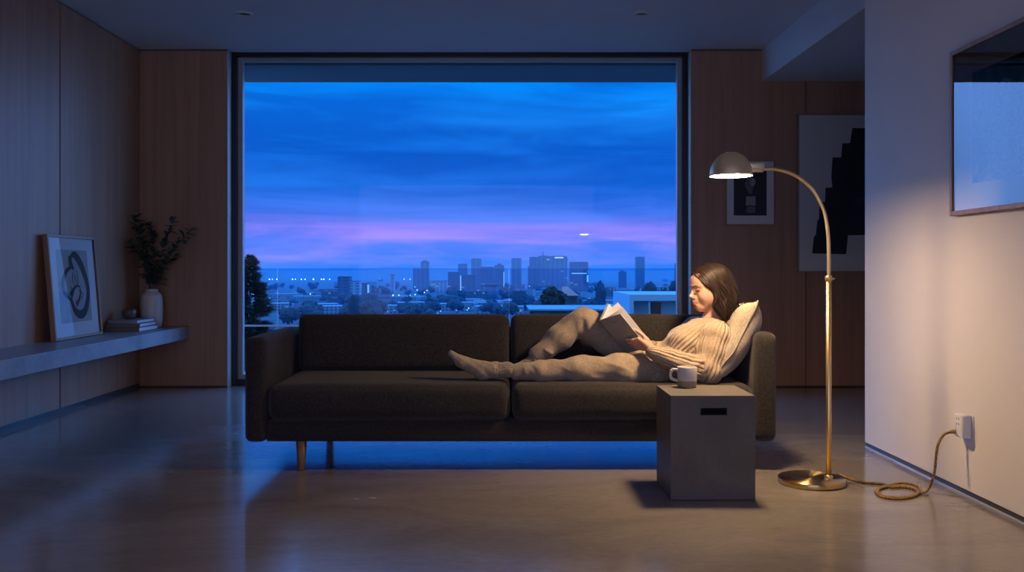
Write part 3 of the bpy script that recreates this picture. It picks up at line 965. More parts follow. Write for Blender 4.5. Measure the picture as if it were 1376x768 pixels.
# dome shade with thickness, ring of vent holes near the top
bm = BM()
RS, HS = 0.0985, 0.112
prof_o = []
for k in range(0, 19):
    a = k / 18 * (PI / 2) * 0.985
    prof_o.append((RS * math.cos(a) ** 0.92 if a < 1.5 else RS * math.cos(a), HS * math.sin(a)))
nS = 72
def shell(bm, prof, mi):
    rings = [[bm.verts.new((SHX + r * math.cos(2 * PI * k / nS), LY + r * math.sin(2 * PI * k / nS), SHZ + z)) for k in range(nS)] for r, z in prof]
    for j, (a, b) in enumerate(zip(rings, rings[1:])):
        hole = (j == 15)
        for k in range(nS):
            if hole and k % 8 in (0, 1, 2, 3): continue
            f = bm.faces.new((a[k], a[(k + 1) % nS], b[(k + 1) % nS], b[k])); f.smooth = True; f.material_index = mi
    bm.faces.new(rings[-1]).material_index = mi
    return rings
ro = shell(bm, prof_o, 0)
ri = shell(bm, [(max(0.002, r - 0.0025), max(0, z - 0.0025)) for r, z in prof_o], 1)
for k in range(nS):
    f = bm.faces.new((ro[0][(k + 1) % nS], ro[0][k], ri[0][k], ri[0][(k + 1) % nS])); f.material_index = 0
bm_link('shade', bm, [M['bronze'], mat('white_shade_lining', (0.85, 0.82, 0.75), 0.5)], lamp, False, recalc=False)
bm = BM(); add_lathe(bm, [(0.001, -0.0030), (0.050, -0.0010), (0.084, 0.0035), (0.088, 0.009), (0.001, 0.018)], (SHX, LY, SHZ), 40, capb=False, capt=False)
M['bulb'] = emit('lit_bulb_diffuser', (1.0, 0.66, 0.36), LAMP_STRENGTH)
bm_link('bulb_diffuser', bm, M['bulb'], lamp, True)

# braided cord
def cord_mat():
    m = bpy.data.materials.new('braided_gold_cord'); m.use_nodes = True
    nt = m.node_tree; b = nt.nodes['Principled BSDF']; N, L = nt.nodes.new, nt.links.new
    tc = N('ShaderNodeTexCoord'); v = N('ShaderNodeTexVoronoi'); v.inputs['Scale'].default_value = 230
    L(tc.outputs['Object'], v.inputs['Vector'])
    cr = N('ShaderNodeValToRGB'); cr.color_ramp.elements[0].position = .3; cr.color_ramp.elements[0].color = (.52, .31, .08, 1)
    cr.color_ramp.elements[1].position = .62; cr.color_ramp.elements[1].color = (.10, .05, .015, 1)
    L(v.outputs['Distance'], cr.inputs[0]); L(cr.outputs[0], b.inputs['Base Color']); b.inputs['Roughness'].default_value = .6
    bp = N('ShaderNodeBump'); bp.inputs['Strength'].default_value = .5; bp.inputs['Distance'].default_value = .002; bp.invert = True
    L(v.outputs['Distance'], bp.inputs['Height']); L(bp.outputs[0], b.inputs['Normal'])
    return m
CR = 0.0058
def FL(px, py, dz=0.0):
    Y = FPX * (CAMZ - CR) / (py - VY)
    p = W(px, py, Y); p.z = CR + dz; return p
def ell(a, rx, ry, cx=1206.5, cy=660.5, dz=0.0):
    return FL(cx + rx * math.cos(a), cy + ry * math.sin(a), dz)
coil = [Vector((LBX + 0.130, LY + 0.085, 0.012)), FL(1128, 637.5), FL(1145, 644), FL(1165, 648), FL(1186, 649.5)]
seq = []
nturn = 2
for k in range(0, 12 * nturn + 4):
    a = -PI * 0.62 + 2 * PI * k / 12
    seq.append(ell(a, 25.5 + 0.19 * k, 7.0 + 0.11 * k, dz=0.0 + (0.0085 if k > 24 else 0.0)))
coil += seq
coil += [FL(1240, 664.5, .006), W(1247, 657, 3.99), W(1253, 645, 3.97), W(1256.5, 628, 3.955), W(1258, 610, 3.945), W(1261, 595, 3.94), W(1268, 584, 3.94), W(1277, 580, 3.935), W(1285, 579.5, 3.93)]
bm = BM(); add_tube(bm, catmull(coil, 6), CR, 9)
cord = bm_link('power_cord', bm, cord_mat(), lamp, True)
bm = BM(); add_tube(bm, [W(1275, 580.3, 3.937), W(1280, 579.6, 3.933), W(1284, 579.3, 3.93), W(1291.5, 579.3, 3.928)], [0.0055, 0.009, 0.0105, 0.0115], 12)
pl_ = bm_link('plug', bm, mat('tan_plug', (0.30, 0.17, 0.06), 0.5), cord, True)

# outlet plate and white adapter
t = thing('wall_outlet', 'white outlet plate on the right wall, behind the square adapter', 'outlet', (XR, 3.9, 0.30))
bm = BM(); add_box(bm, XR - 0.006, XR - 0.0005, 3.860, 3.945, 0.235, 0.362, 0.002, 2)
bm_link('cover_plate', bm, M['white_plastic'], t)
bm = BM(); add_box(bm, XR - 0.0068, XR - 0.0058, 3.892, 3.913, 0.242, 0.258, 0.0003, 1); bm_link('screw_cover', bm, M['pale_strip'], t)
t = thing('plug_adapter', 'square white plug adapter in the wall outlet with the cord plugged in', 'adapter', (XR, 3.9, 0.32))
bm = BM(); add_box(bm, XR - 0.048, XR - 0.0065, 3.868, 3.943, 0.264, 0.366, 0.008, 4)
bm_link('adapter_body', bm, M['white_plastic'], t, True)
bm = BM()
for yy, zz in ((3.898, 0.345), (3.914, 0.345), (3.898, 0.322), (3.914, 0.322)):
    if yy > 3.9 and zz > .33: pass
    add_box(bm, XR - 0.0485, XR - 0.0478, yy - 0.002, yy + 0.002, zz - 0.005, zz + 0.005)
bm_link('socket_slots', bm, M['black_metal'], t)

# ================================================================== signed-distance modelling
class Field:
    def __init__(self, lo, hi, h):
        self.lo = np.array(lo, np.float32); self.h = h
        n = np.ceil((np.array(hi) - np.array(lo)) / h).astype(int) + 1
        g = [self.lo[i] + h * np.arange(n[i], dtype=np.float32) for i in range(3)]
        self.X, self.Y, self.Z = np.meshgrid(*g, indexing='ij', sparse=True)
        self.n = n
        self.F = np.full(tuple(n), 1.0, np.float32)
    def cone(self, a, b, r1, r2, sc_=(1, 1, 1)):
        """round cone; sc_ squashes the distance along world axes about the segment"""
        a = np.array(a, np.float32); b = np.array(b, np.float32); d = b - a
        L2 = float(d @ d) + 1e-12
        X, Y, Z = self.X - a[0], self.Y - a[1], self.Z - a[2]
        t = np.clip((X * d[0] + Y * d[1] + Z * d[2]) / L2, 0, 1)
        q = np.sqrt(((X - t * d[0]) / sc_[0]) ** 2 + ((Y - t * d[1]) / sc_[1]) ** 2 + ((Z - t * d[2]) / sc_[2]) ** 2)
        return q - (r1 + (r2 - r1) * t)
    def ell(self, c, ax, rad):
        """ellipsoid; ax = 3 orthonormal axes"""
        X, Y, Z = self.X - c[0], self.Y - c[1], self.Z - c[2]
        q = 0
        for a, r in zip(ax, rad):
            q = q + ((X * a[0] + Y * a[1] + Z * a[2]) / r) ** 2
        q = np.sqrt(q)
        return (q - 1.0) * min(rad)
    def add(self, d, k=0.02):
        F = self.F
        h = np.clip(0.5 + 0.5 * (F - d) / k, 0, 1)
        self.F = F * (1 - h) + d * h - k * h * (1 - h)
    def sub(self, d, k=0.01):
        F = self.F; d = -d
        h = np.clip(0.5 - 0.5 * (F - d) / k, 0, 1)
        self.F = F * (1 - h) + d * h + k * h * (1 - h)
    def sample_pts(self): return self.X, self.Y, self.Z
    def mesh(self):
        F, h = self.F, self.h
        S = F < 0
        c = [S[i:S.shape[0] - 1 + i, j:S.shape[1] - 1 + j, k:S.shape[2] - 1 + k] for i in (0, 1) for j in (0, 1) for k in (0, 1)]
        anyv = c[0].copy(); allv = c[0].copy()
        for q in c[1:]: anyv |= q; allv &= q
        act = anyv & ~allv
        I = np.argwhere(act)
        idm = np.full(act.shape, -1, np.int32); idm[act] = np.arange(len(I))
        off = [(i, j, k) for i in (0, 1) for j in (0, 1) for k in (0, 1)]
        V = [F[I[:, 0] + o[0], I[:, 1] + o[1], I[:, 2] + o[2]] for o in off]
        pos = np.zeros((len(I), 3)); cnt = np.zeros(len(I))
        for a in range(8):
            for b in range(a + 1, 8):
                da = np.array(off[b]) - np.array(off[a])
                if np.abs(da).sum() != 1: continue
                cr = (V[a] < 0) != (V[b] < 0)
                t = np.where(cr, V[a] / (V[a] - V[b] + 1e-20), 0)
                p = np.array(off[a])[None] + t[:, None] * da[None]
                pos += p * cr[:, None]; cnt += cr
        pos /= cnt[:, None]
        verts = (I + pos) * h + self.lo[None]
        quads = []
        for ax in range(3):
            o1, o2 = [(1, 2), (2, 0), (0, 1)][ax]
            A = [slice(None)] * 3; B = [slice(None)] * 3
            A[ax] = slice(0, -1); B[ax] = slice(1, None)
            for o in (o1, o2): A[o] = slice(1, -1); B[o] = slice(1, -1)
            s0, s1 = S[tuple(A)], S[tuple(B)]
            E = np.argwhere(s0 != s1)
            if not len(E): continue
            flip = s0[tuple(E.T)]
            G = E.copy(); G[:, o1] += 1; G[:, o2] += 1
            def cell(d1, d2):
                q = G.copy(); q[:, o1] += d1; q[:, o2] += d2
                return idm[q[:, 0], q[:, 1], q[:, 2]]
            q = np.stack([cell(-1, -1), cell(0, -1), cell(0, 0), cell(-1, 0)], 1)
            q[~flip] = q[~flip][:, ::-1]
            quads.append(q)
        return verts, np.concatenate(quads)

def np_mesh(name, parts):
    """parts: list of (verts, quads, material_index)"""
    vs, qs, ms = [], [], []
    o = 0
    for v, q, m in parts:
        vs.append(v); qs.append(q + o); o += len(v)
        ms.append(np.full(len(q), m, np.int32) if np.isscalar(m) else m)
    v = np.concatenate(vs).astype(np.float32); q = np.concatenate(qs).astype(np.int32); m_ = np.concatenate(ms)
    me = bpy.data.meshes.new(name)
    me.vertices.add(len(v)); me.vertices.foreach_set('co', v.ravel())
    me.loops.add(q.size); me.loops.foreach_set('vertex_index', q.ravel())
    me.polygons.add(len(q)); me.polygons.foreach_set('loop_start', np.arange(0, q.size, 4, dtype=np.int32))
    me.polygons.foreach_set('material_index', m_)
    me.polygons.foreach_set('use_smooth', np.ones(len(q), bool))
    me.update(calc_edges=True); me.validate()
    return me

def bm_append(me, bm2):
    """append a bmesh to an existing mesh"""
    bm = bmesh.new(); bm.from_mesh(me)
    tmp = bpy.data.meshes.new('tmp'); bm2.to_mesh(tmp); bm2.free()
    bm.from_mesh(tmp); bm.to_mesh(me); bm.free(); bpy.data.meshes.remove(tmp)

# ------------------------------------------------------------------ landmarks (metres)
A = np.array
def Wn(px, py, Y): return np.array(W(px, py, Y))
HC = Wn(952.5, 387, 4.70)                         # middle of the head
fwd = A([-0.955, -0.27, -0.13]); fwd /= np.linalg.norm(fwd)
upv = A([-0.10, 0.02, 1.0]); upv -= fwd * (upv @ fwd); upv /= np.linalg.norm(upv)
lat = np.cross(upv, fwd)                           # her left; should point to the camera (-y)
if lat[1] > 0: lat = -lat
def Hd(f, l, u): return HC + fwd * f + lat * l + upv * u

shN, shF = Wn(966, 451, 4.545), Wn(935, 440, 4.86)         # shoulders near / far
elN, wrN = Wn(950, 499, 4.50), Wn(884, 476, 4.475)
elF, wrF = Wn(898, 486, 4.83), Wn(869, 462, 4.70)
neckB = Wn(957, 432, 4.71)
chest, waist, pelv = Wn(942, 462, 4.70), Wn(915, 488, 4.70), Wn(884, 496, 4.70)
hipN, knN, anN = Wn(880, 497, 4.61), Wn(775, 496, 4.56), Wn(694, 499, 4.55)
hipF, knF, anF = Wn(878, 490, 4.79), Wn(783, 429, 4.78), Wn(723, 477, 4.79)

M['skin'] = mat('skin', (0.62, 0.36, 0.25), 0.48, noise_scale=40, noise_amt=0.04, sss=0.15)
M['lip'] = mat('lips', (0.50, 0.20, 0.16), 0.4)
M['brow'] = mat('brow_lash', (0.035, 0.02, 0.014), 0.7)
M['nail'] = mat('nails', (0.66, 0.42, 0.34), 0.3)

# ------------------------------------------------------------------ body mesh
parts = []
def frame_of(c, r): return (c - r, c + r)
# head and neck, 1.9 mm
f = Field(HC - A([.16, .14, .25]), HC + A([.16, .14, .135]), 0.0020)
AXH = (fwd, lat, upv)
f.F = f.ell(Hd(-.012, 0, .030), AXH, (.096, .074, .084)).astype(np.float32)
f.add(f.ell(Hd(.026, 0, -.022), AXH, (.058, .058, .082)), .03)
f.add(f.ell(Hd(.050, 0, .045), AXH, (.040, .052, .045)), .03)
for s in (1, -1):
    f.add(f.cone(Hd(-.005, .048 * s, -.045), Hd(.055, .018 * s, -.092), .020, .015), .025)
    f.add(f.ell(Hd(.046, .034 * s, -.034), AXH, (.034, .029, .036)), .025)
    f.add(f.cone(Hd(.086, .010 * s, .021), Hd(.068, .046 * s, .022), .009, .008), .014)
    f.sub(f.cone(Hd(.0985, .029 * s, .002), Hd(.092, .038 * s, .001), .0115, .0105), .012)
    f.add(f.ell(Hd(.0715, .031 * s, .0005), AXH, (.0125, .0155, .0115)), .003)
    # upper lid fold resting low: she looks down at the page
    f.add(f.cone(Hd(.0825, .021 * s, .0035), Hd(.0765, .041 * s, .0025), .0042, .0036), .004)
    f.add(f.cone(Hd(.0970, .0095 * s, -.0345), Hd(.090, .0125 * s, -.037), .0070, .006), .009)
    f.add(f.ell(Hd(-.012, .072 * s, -.010), AXH, (.018, .008, .030)), .006)
f.add(f.cone(Hd(.064, 0, -.096), Hd(.072, 0, -.093), .0185, .017), .018)
f.add(f.cone(Hd(.086, 0, .010), Hd(.1090, 0, -.025), .0068, .0074), .013)
f.add(f.cone(Hd(.1120, 0, -.0285), Hd(.100, 0, -.037), .0078, .0070), .009)
f.add(f.cone(Hd(.078, 0, -.056), Hd(.081, 0, -.074), .0195, .017), .022)
# lips
for s in (1, -1):
    f.add(f.cone(Hd(.0995, .003 * s, -.0590), Hd(.0850, .0220 * s, -.0622), .0046, .0024), .005)
    f.add(f.cone(Hd(.0970, .003 * s, -.0705), Hd(.0840, .0195 * s, -.0650), .0052, .0028), .005)
    f.sub(f.cone(Hd(.1070, .002 * s, -.0645), Hd(.0920, .0225 * s, -.0635), .0034, .0026), .002)
f.sub(f.cone(Hd(.099, 0, -.0840), Hd(.099, 0, -.0840), .0060, .0060), .014)
# neck
f.add(f.cone(Hd(-.030, 0, -.055), neckB + A([0.01, 0, -.03]), .050, .054), .03)
f.add(f.cone(neckB + A([-.02, 0, -.03]), neckB + A([.03, .02, -.06]), .060, .080), .04)
v, q = f.mesh()
# material zones
cen = v[q].mean(1) - HC
cf, cl_, cu = cen @ fwd, cen @ lat, cen @ upv
mi = np.zeros(len(q), np.int32)
lipz = (cf > .078) & (np.abs(cl_) < .0235) & (cu < -.0555 - .30 * np.abs(cl_)) & (cu > -.0760 + .36 * np.abs(cl_))
mi[lipz] = 1
parts.append((v, q, mi))

# torso / upper arms / legs, hidden under the clothes
f = Field(A([-.35, 4.38, .40]), A([1.35, 5.0, .95]), 0.009)
f.F = f.cone(neckB + A([.02, 0, -.06]), chest, .08, .11).astype(np.float32)
f.add(f.cone(chest, waist, .11, .10), .04); f.add(f.cone(waist, pelv, .10, .10), .04)
f.add(f.cone(shN, shF, .05, .05), .04)
f.add(f.cone(shN, elN, .042, .034), .03); f.add(f.cone(elN, wrN, .034, .024), .02)
f.add(f.cone(shF, elF, .042, .034), .03); f.add(f.cone(elF, wrF, .034, .024), .02)
for a, b, c in ((hipN, knN, anN), (hipF, knF, anF)):
    f.add(f.cone(a, b, .068, .045), .03); f.add(f.cone(b, c, .043, .030), .02)
v, q = f.mesh(); parts.append((v, q, 0))

# ------------------------------------------------------------------ book frame, which the hands follow
S0 = Wn(805.5, 430, 4.62)
Dv = A([.153, .063, -.184]); Dv /= np.linalg.norm(Dv)
Bv = A([.092, -.110, .039]); Bv -= Dv * (Bv @ Dv); Bv /= np.linalg.norm(Bv)
Nv = np.cross(Dv, Bv)
if Nv[1] > 0: Nv = -Nv                              # towards the camera
BH, BW_ = 0.238, 0.150
def P(u, v_, w): return S0 + Dv * u + Bv * v_ + Nv * w

def hand(fingers, thumb, palm, wrist_pts, lo, hi):
    f = Field(lo, hi, 0.0016)
    first = True
    for a, b, r1, r2 in palm:
        d = f.cone(a, b, r1, r2)
        if first: f.F = d.astype(np.float32); first = False
        else: f.add(d, .014)
    for a, b, r1, r2 in wrist_pts: f.add(f.cone(a, b, r1, r2), .018)
    G = f.F
    allf = None
    for chain in fingers + [thumb]:
        pts, rs = chain
        g = None
        for i in range(len(pts) - 1):
            d = f.cone(pts[i], pts[i + 1], rs[i], rs[i + 1])
            if g is None: g = d
            else:
                k = .004; h = np.clip(.5 + .5 * (g - d) / k, 0, 1); g = g * (1 - h) + d * h - k * h * (1 - h)
        allf = g if allf is None else np.minimum(allf, g)
    k = .006; h = np.clip(.5 + .5 * (G - allf) / k, 0, 1)
    f.F = G * (1 - h) + allf * h - k * h * (1 - h)
    return f.mesh()

# near (left) hand: four fingers over the outside of the cover, thumb inside
fr = []
tips_ = [(.150, .078), (.172, .074), (.193, .078), (.212, .088)]
knk = []
for i, (u, vv) in enumerate(tips_):
    ln = (.072, .078, .074, .060)[i]
    u2 = u + .003 * (i - 1) + .010
    tip = P(u, vv, .0095); m1 = P(u + .003, vv + ln * .33, .0135); m2 = P(u + .008, vv + ln * .66, .0200); kn = P(u2 + .006, vv + ln + .006, .0165)
    knk.append(kn)
    r = (.0076, .0080, .0077, .0066)[i]
    fr.append(([tip, m1, m2, kn], [r * .88, r * .98, r * 1.08, r * 1.22]))
wN = wrN.copy()
palm = []
for i, kn in enumerate(knk):
    palm.append((kn, wN + (wrN - elN) / np.linalg.norm(wrN - elN) * .012 + A([0, 0, (.010, .004, -.004, -.010)[i]]), .0105, .016))
tb = P(.192, .178, -.002)
palm.append((tb, wN + A([-.012, .004, .006]), .0135, .018))
thumb = ([P(.122, .140, -.0165), P(.142, .152, -.0175), P(.168, .168, -.012), tb], [.0078, .0092, .0098, .0125])
lo = np.min([p for c in fr for p in c[0]] + [wN, tb, thumb[0][0]], 0) - .035
hi = np.max([p for c in fr for p in c[0]] + [wN, tb, thumb[0][0]], 0) + .045
v, q = hand(fr, thumb, palm, [(wN, wN + (elN - wrN) * .35, .0215, .026)], lo, hi)
parts.append((v, q, 0))

# far (right) hand behind the other half of the book
Bf = A([.070, .120, .070]); Bf -= Dv * (Bf @ Dv); Bf /= np.linalg.norm(Bf)
Nf = np.cross(Dv, Bf)
if Nf[1] < 0: Nf = -Nf                             # outside of the far half, away from the camera
def Pf(u, v_, w): return S0 + Dv * u + Bf * v_ + Nf * w
fr = []; knk = []
for i in range(4):
    u = .10 + .022 * i; vv = .105
    ln = (.070, .076, .072, .058)[i]
    tip = Pf(u, vv, .010); m1 = Pf(u + .003, vv + ln * .34, .015); m2 = Pf(u + .006, vv + ln * .68, .019); kn = Pf(u + .012, vv + ln, .014)
    knk.append(kn); r = (.0078, .0082, .0079, .0068)[i]
    fr.append(([tip, m1, m2, kn], [r * .88, r, r * 1.08, r * 1.22]))
wF = wrF.copy()
palm = [(kn, wF + A([0, 0, (.010, .004, -.004, -.010)[i]]), .0105, .016) for i, kn in enumerate(knk)]
tb = Pf(.150, .185, -.006); palm.append((tb, wF, .013, .018))
thumb = ([Pf(.095, .140, -.016), Pf(.113, .156, -.017), Pf(.134, .172, -.012), tb], [.0078, .0092, .0098, .012])
allp = [p for c in fr for p in c[0]] + [wF, tb, thumb[0][0]]
v, q = hand(fr, thumb, palm, [(wF, wF + (elF - wrF) * .35, .0215, .026)], np.min(allp, 0) - .035, np.max(allp, 0) + .045)
parts.append((v, q, 0))

person = thing('person', 'woman in beige knit sweater and trousers reclining on the sofa, reading a book', 'person', tuple(pelv))
me = np_mesh('body', parts)
# lashes and brows belong to the same skin mesh
bm = BM()
for s in (1, -1):
    lash = [Hd(.0815, .0185 * s, -.0015), Hd(.0848, .0250 * s, -.0035), Hd(.0845, .0315 * s, -.0045), Hd(.0805, .0390 * s, -.0035), Hd(.0745, .0440 * s, -.0010)]
    add_tube(bm, catmull([p + fwd * .0022 + lat * (.0012 * s) for p in lash], 5), [.0012] + [.0021] * 18 + [.0013] * 2, 6, mi=2)
    lash2 = [p + fwd * .0035 - upv * .0028 + lat * .001 * s for p in lash]
    add_tube(bm, catmull(lash2, 5), [.0006] * 21, 5, mi=2)
    br = [Hd(.0970, .0120 * s, .0185), Hd(.0952, .0220 * s, .0225), Hd(.0890, .0350 * s, .0240), Hd(.0785, .0480 * s, .0190)]
    add_tube(bm, catmull(br, 6), [.0022, .0027, .0030, .0032, .0033, .0033, .0032, .0031, .003, .0029, .0027, .0025, .0023, .0021, .0019, .0016, .0013, .001, .0008], 6, mi=2, flat=.75)
bm_append(me, bm)
body = link('body', me, [M['skin'], M['lip'], M['brow']], person, True)

# ------------------------------------------------------------------ knit fabric: ribs follow a per-vertex coordinate
def knit_mat(name, col, rib_n=1.0, depth=0.004, fuzz=0.25):
    m = bpy.data.materials.new(name); m.use_nodes = True
    nt = m.node_tree; b = nt.nodes['Principled BSDF']; N, L = nt.nodes.new, nt.links.new
    at = N('ShaderNodeAttribute'); at.attribute_name = 'rib'
    mu = N('ShaderNodeMath'); mu.operation = 'MULTIPLY'; mu.inputs[1].default_value = 2 * PI * rib_n
    L(at.outputs['Fac'], mu.inputs[0])
    sn = N('ShaderNodeMath'); sn.operation = 'SINE'; L(mu.outputs[0], sn.inputs[0])
    ab = N('ShaderNodeMapRange'); ab.inputs['From Min'].default_value = -1; ab.inputs['From Max'].default_value = .6
    L(sn.outputs[0], ab.inputs[0])
    tc = N('ShaderNodeTexCoord')
    nz = N('ShaderNodeTexNoise'); nz.inputs['Scale'].default_value = 380; nz.inputs['Detail'].default_value = 3
    L(tc.outputs['Object'], nz.inputs['Vector'])
    at2 = N('ShaderNodeAttribute'); at2.attribute_name = 'ribamt'
    ra = N('ShaderNodeMath'); ra.operation = 'MULTIPLY'; L(ab.outputs[0], ra.inputs[0]); L(at2.outputs['Fac'], ra.inputs[1])
    hm = N('ShaderNodeMath'); hm.operation = 'MULTIPLY_ADD'; L(nz.outputs[0], hm.inputs[0]); hm.inputs[1].default_value = fuzz; L(ra.outputs[0], hm.inputs[2])
    bp = N('ShaderNodeBump'); bp.inputs['Strength'].default_value = .9; bp.inputs['Distance'].default_value = depth
    L(hm.outputs[0], bp.inputs['Height']); L(bp.outputs[0], b.inputs['Normal'])
    n3 = N('ShaderNodeTexNoise'); n3.inputs['Scale'].default_value = 120; n3.inputs['Detail'].default_value = 3
    L(tc.outputs['Object'], n3.inputs['Vector'])
    cr = N('ShaderNodeValToRGB'); cr.color_ramp.elements[0].position = .3; cr.color_ramp.elements[1].position = .7
    cr.color_ramp.elements[0].color = tuple(c * .78 for c in col) + (1,); cr.color_ramp.elements[1].color = tuple(min(1, c * 1.18) for c in col) + (1,)
    L(n3.outputs[0], cr.inputs[0])
    L(cr.outputs[0], b.inputs['Base Color'])
    b.inputs['Roughness'].default_value = .95; b.inputs['Specular IOR Level'].default_value = .15; b.inputs['Sheen Weight'].default_value = .25
    return m
M['sweater'] = knit_mat('beige_rib_knit', (0.47, 0.36, 0.255), 1.0, .006)
M['trouser'] = knit_mat('heather_taupe_knit', (0.37, 0.295, 0.215), 1.0, .0022, .6)
M['sock'] = knit_mat('taupe_sock_knit', (0.36, 0.285, 0.205), 1.0, .003, .3)

def attrs(me, rib, amt):
    a = me.attributes.new('rib', 'FLOAT', 'POINT'); a.data.foreach_set('value', rib.astype(np.float32))
    a = me.attributes.new('ribamt', 'FLOAT', 'POINT'); a.data.foreach_set('value', amt.astype(np.float32))

def seg_dist(v, a, b):
    d = b - a; t = np.clip(((v - a) @ d) / (d @ d), 0, 1)
    return np.linalg.norm(v - a - t[:, None] * d, axis=1), t

def ang_about(v, a, b, ref):
    d = (b - a) / np.linalg.norm(b - a)
    e1 = ref - d * (ref @ d); e1 /= np.linalg.norm(e1); e2 = np.cross(d, e1)
    w = v - a
    return np.arctan2(w @ e2, w @ e1)

# ------------------------------------------------------------------ sweater
f = Field(A([.60, 4.36, .385]), A([1.27, 5.02, .78]), 0.0048)
f.F = f.cone(neckB + A([.015, 0, -.045]), chest, .075, .125, (1, 1.12, 1)).astype(np.float32)
f.add(f.cone(chest, waist, .122, .112, (1, 1.18, 1)), .05)
f.add(f.cone(waist, pelv + A([.0, 0, .0]), .112, .108, (1, 1.25, 1)), .05)
f.add(f.cone(shN + A([-.02, .06, .01]), shF + A([.0, -.05, .0]), .062, .058), .05)
# bust
f.add(f.cone(Wn(917, 459, 4.63), Wn(914, 459, 4.76), .066, .066), .07)
# near sleeve
f.add(f.cone(shN, elN, .074, .068), .035)
f.add(f.cone(elN, elN + (wrN - elN) * .75, .066, .052), .025)
f.add(f.cone(elN + (wrN - elN) * .75, wrN + (wrN - elN) * .10, .050, .037), .012)
# far sleeve
f.add(f.cone(shF, elF, .066, .060), .035); f.add(f.cone(elF, wrF + (elF - wrF) * .18, .060, .040), .03)
# hem lying over the hip
f.add(f.cone(Wn(868, 488, 4.72), Wn(880, 503, 4.57), .050, .060), .05)
# soft creases: ridges (h > 0) and folds (h < 0) of gaussian profile along a segment
def fold(a, b, h=.006, w=.012):
    d = f.cone(a, b, 0, 0)
    f.F = f.F - h * np.exp(-(d / w) ** 2)
fold(Wn(950, 452, 4.47), Wn(930, 486, 4.43), -.016, .014)
fold(Wn(936, 486, 4.43), Wn(900, 478, 4.43), -.010, .012)
fold(Wn(930, 492, 4.44), Wn(946, 484, 4.44), .007, .009)
fold(Wn(936, 498, 4.42), Wn(952, 490, 4.42), -.007, .008)
fold(Wn(938, 507, 4.43), Wn(958, 497, 4.42), -.006, .008)
fold(Wn(905, 495, 4.45), Wn(930, 503, 4.43), .005, .010)
fold(Wn(898, 462, 4.56), Wn(925, 470, 4.50), -.006, .014)
for i in range(5):
    fold(Wn(868 + 9 * i, 487 + 5.0 * i, 4.55 - .012 * i), Wn(874 + 9 * i, 515, 4.50), -.005, .008)
# wavy drape from low-frequency noise
X, Y, Z = f.sample_pts()
f.F = f.F + .0045 * np.sin(X * 38 + Z * 21) * np.sin(Y * 27 + Z * 33 + 1.0) + .0025 * np.sin(X * 80 - Z * 66) * np.sin(Y * 50)
# open neckline
f.sub(f.cone(neckB + A([-.018, 0, -.012]), neckB + A([-.02, 0, .10]), .058, .075), .006)
v, q = f.mesh()
me = np_mesh('sweater', [(v, q, 0)])
dU, tU = seg_dist(v, shN, elN); dL, tL = seg_dist(v, elN, wrN)
dT, tT = seg_dist(v, neckB + A([.015, 0, -.045]), pelv)
dF, tF = seg_dist(v, shF, elF); dG, tG = seg_dist(v, elF, wrF)
sel = np.argmin(np.stack([dU - .070, dL - .058, dT - .135, np.minimum(dF, dG) - .06]), 0)
d_ = (elN - shN)
rib = np.zeros(len(v))
aU = ang_about(v, shN, elN, A([0, 1.0, 0])) / (2 * PI) * 22
aL = ang_about(v, elN, wrN, A([0, 1.0, 0])) / (2 * PI) * 17
ax_t = (pelv - neckB)
aT = ang_about(v, neckB, pelv, A([0, 1.0, 0])) / (2 * PI) * 46
aF = ang_about(v, shF, wrF, A([0, -1.0, 0])) / (2 * PI) * 18
rib = np.select([sel == 0, sel == 1, sel == 2], [aU, aL, aT], aF)
# the upper chest and shoulder front are plain stockinette
side_ = ang_about(v, neckB, pelv, A([0, -1.0, 0]))          # 0 on the side towards the camera
amt = np.where(sel == 2, .15 + .85 * np.clip((1.25 - np.abs(side_)) / .35, 0, 1), 1.0)
attrs(me, rib, amt)
link('sweater', me, M['sweater'], person, True)
# ribbed collar ring
bm = BM()
cring = []
for k in range(28):
    a = 2 * PI * k / 28
    e1 = A([-.92, 0, .12]); e2 = A([0, 1.0, 0])
    cring.append(neckB + A([-.008, 0, .004]) + (e1 * math.cos(a) * .060 + e2 * math.sin(a) * .062) + A([0, 0, .014]) * (-math.cos(a) * .9))
add_tube(bm, cring, .0085, 8, closed=True)
me2 = bpy.data.meshes.new('collar'); bm.to_mesh(me2); bm.free()
attrs(me2, np.zeros(len(me2.vertices)), np.zeros(len(me2.vertices)))
bpy.context.scene.collection  # collar is a piece of the sweater
o = link('collar', me2, M['sweater'], person, True)

# ------------------------------------------------------------------ trousers
f = Field(A([-.02, 4.36, .36]), A([1.02, 5.02, .86]), 0.005)
f.F = f.cone(hipN + A([.01, 0, 0]), hipF, .088, .09).astype(np.float32)
f.add(f.cone(pelv + A([.03, 0, 0]), hipN.__add__(A([-.03, .02, 0])), .098, .09), .04)
# near leg lies along the seat
thN = Wn(830, 497, 4.575)
f.add(f.cone(hipN, thN, .090, .080), .03); f.add(f.cone(thN, knN, .078, .064), .03)
cfN = Wn(724, 498, 4.55)
f.add(f.cone(knN, cfN, .062, .050), .03); f.add(f.cone(cfN, anN, .050, .042), .02)
# far leg, knee up
f.add(f.cone(hipF + A([-.02, 0, -.01]), knF + A([.025, 0, -.03]), .105, .078), .03); f.add(f.cone(knF, knF + A([.02, 0, -.02]), .064, .070), .03)
mdF = knF + (anF - knF) * .5
f.add(f.cone(knF, mdF, .064, .068), .02); f.add(f.cone(mdF, anF, .068, .052), .02)
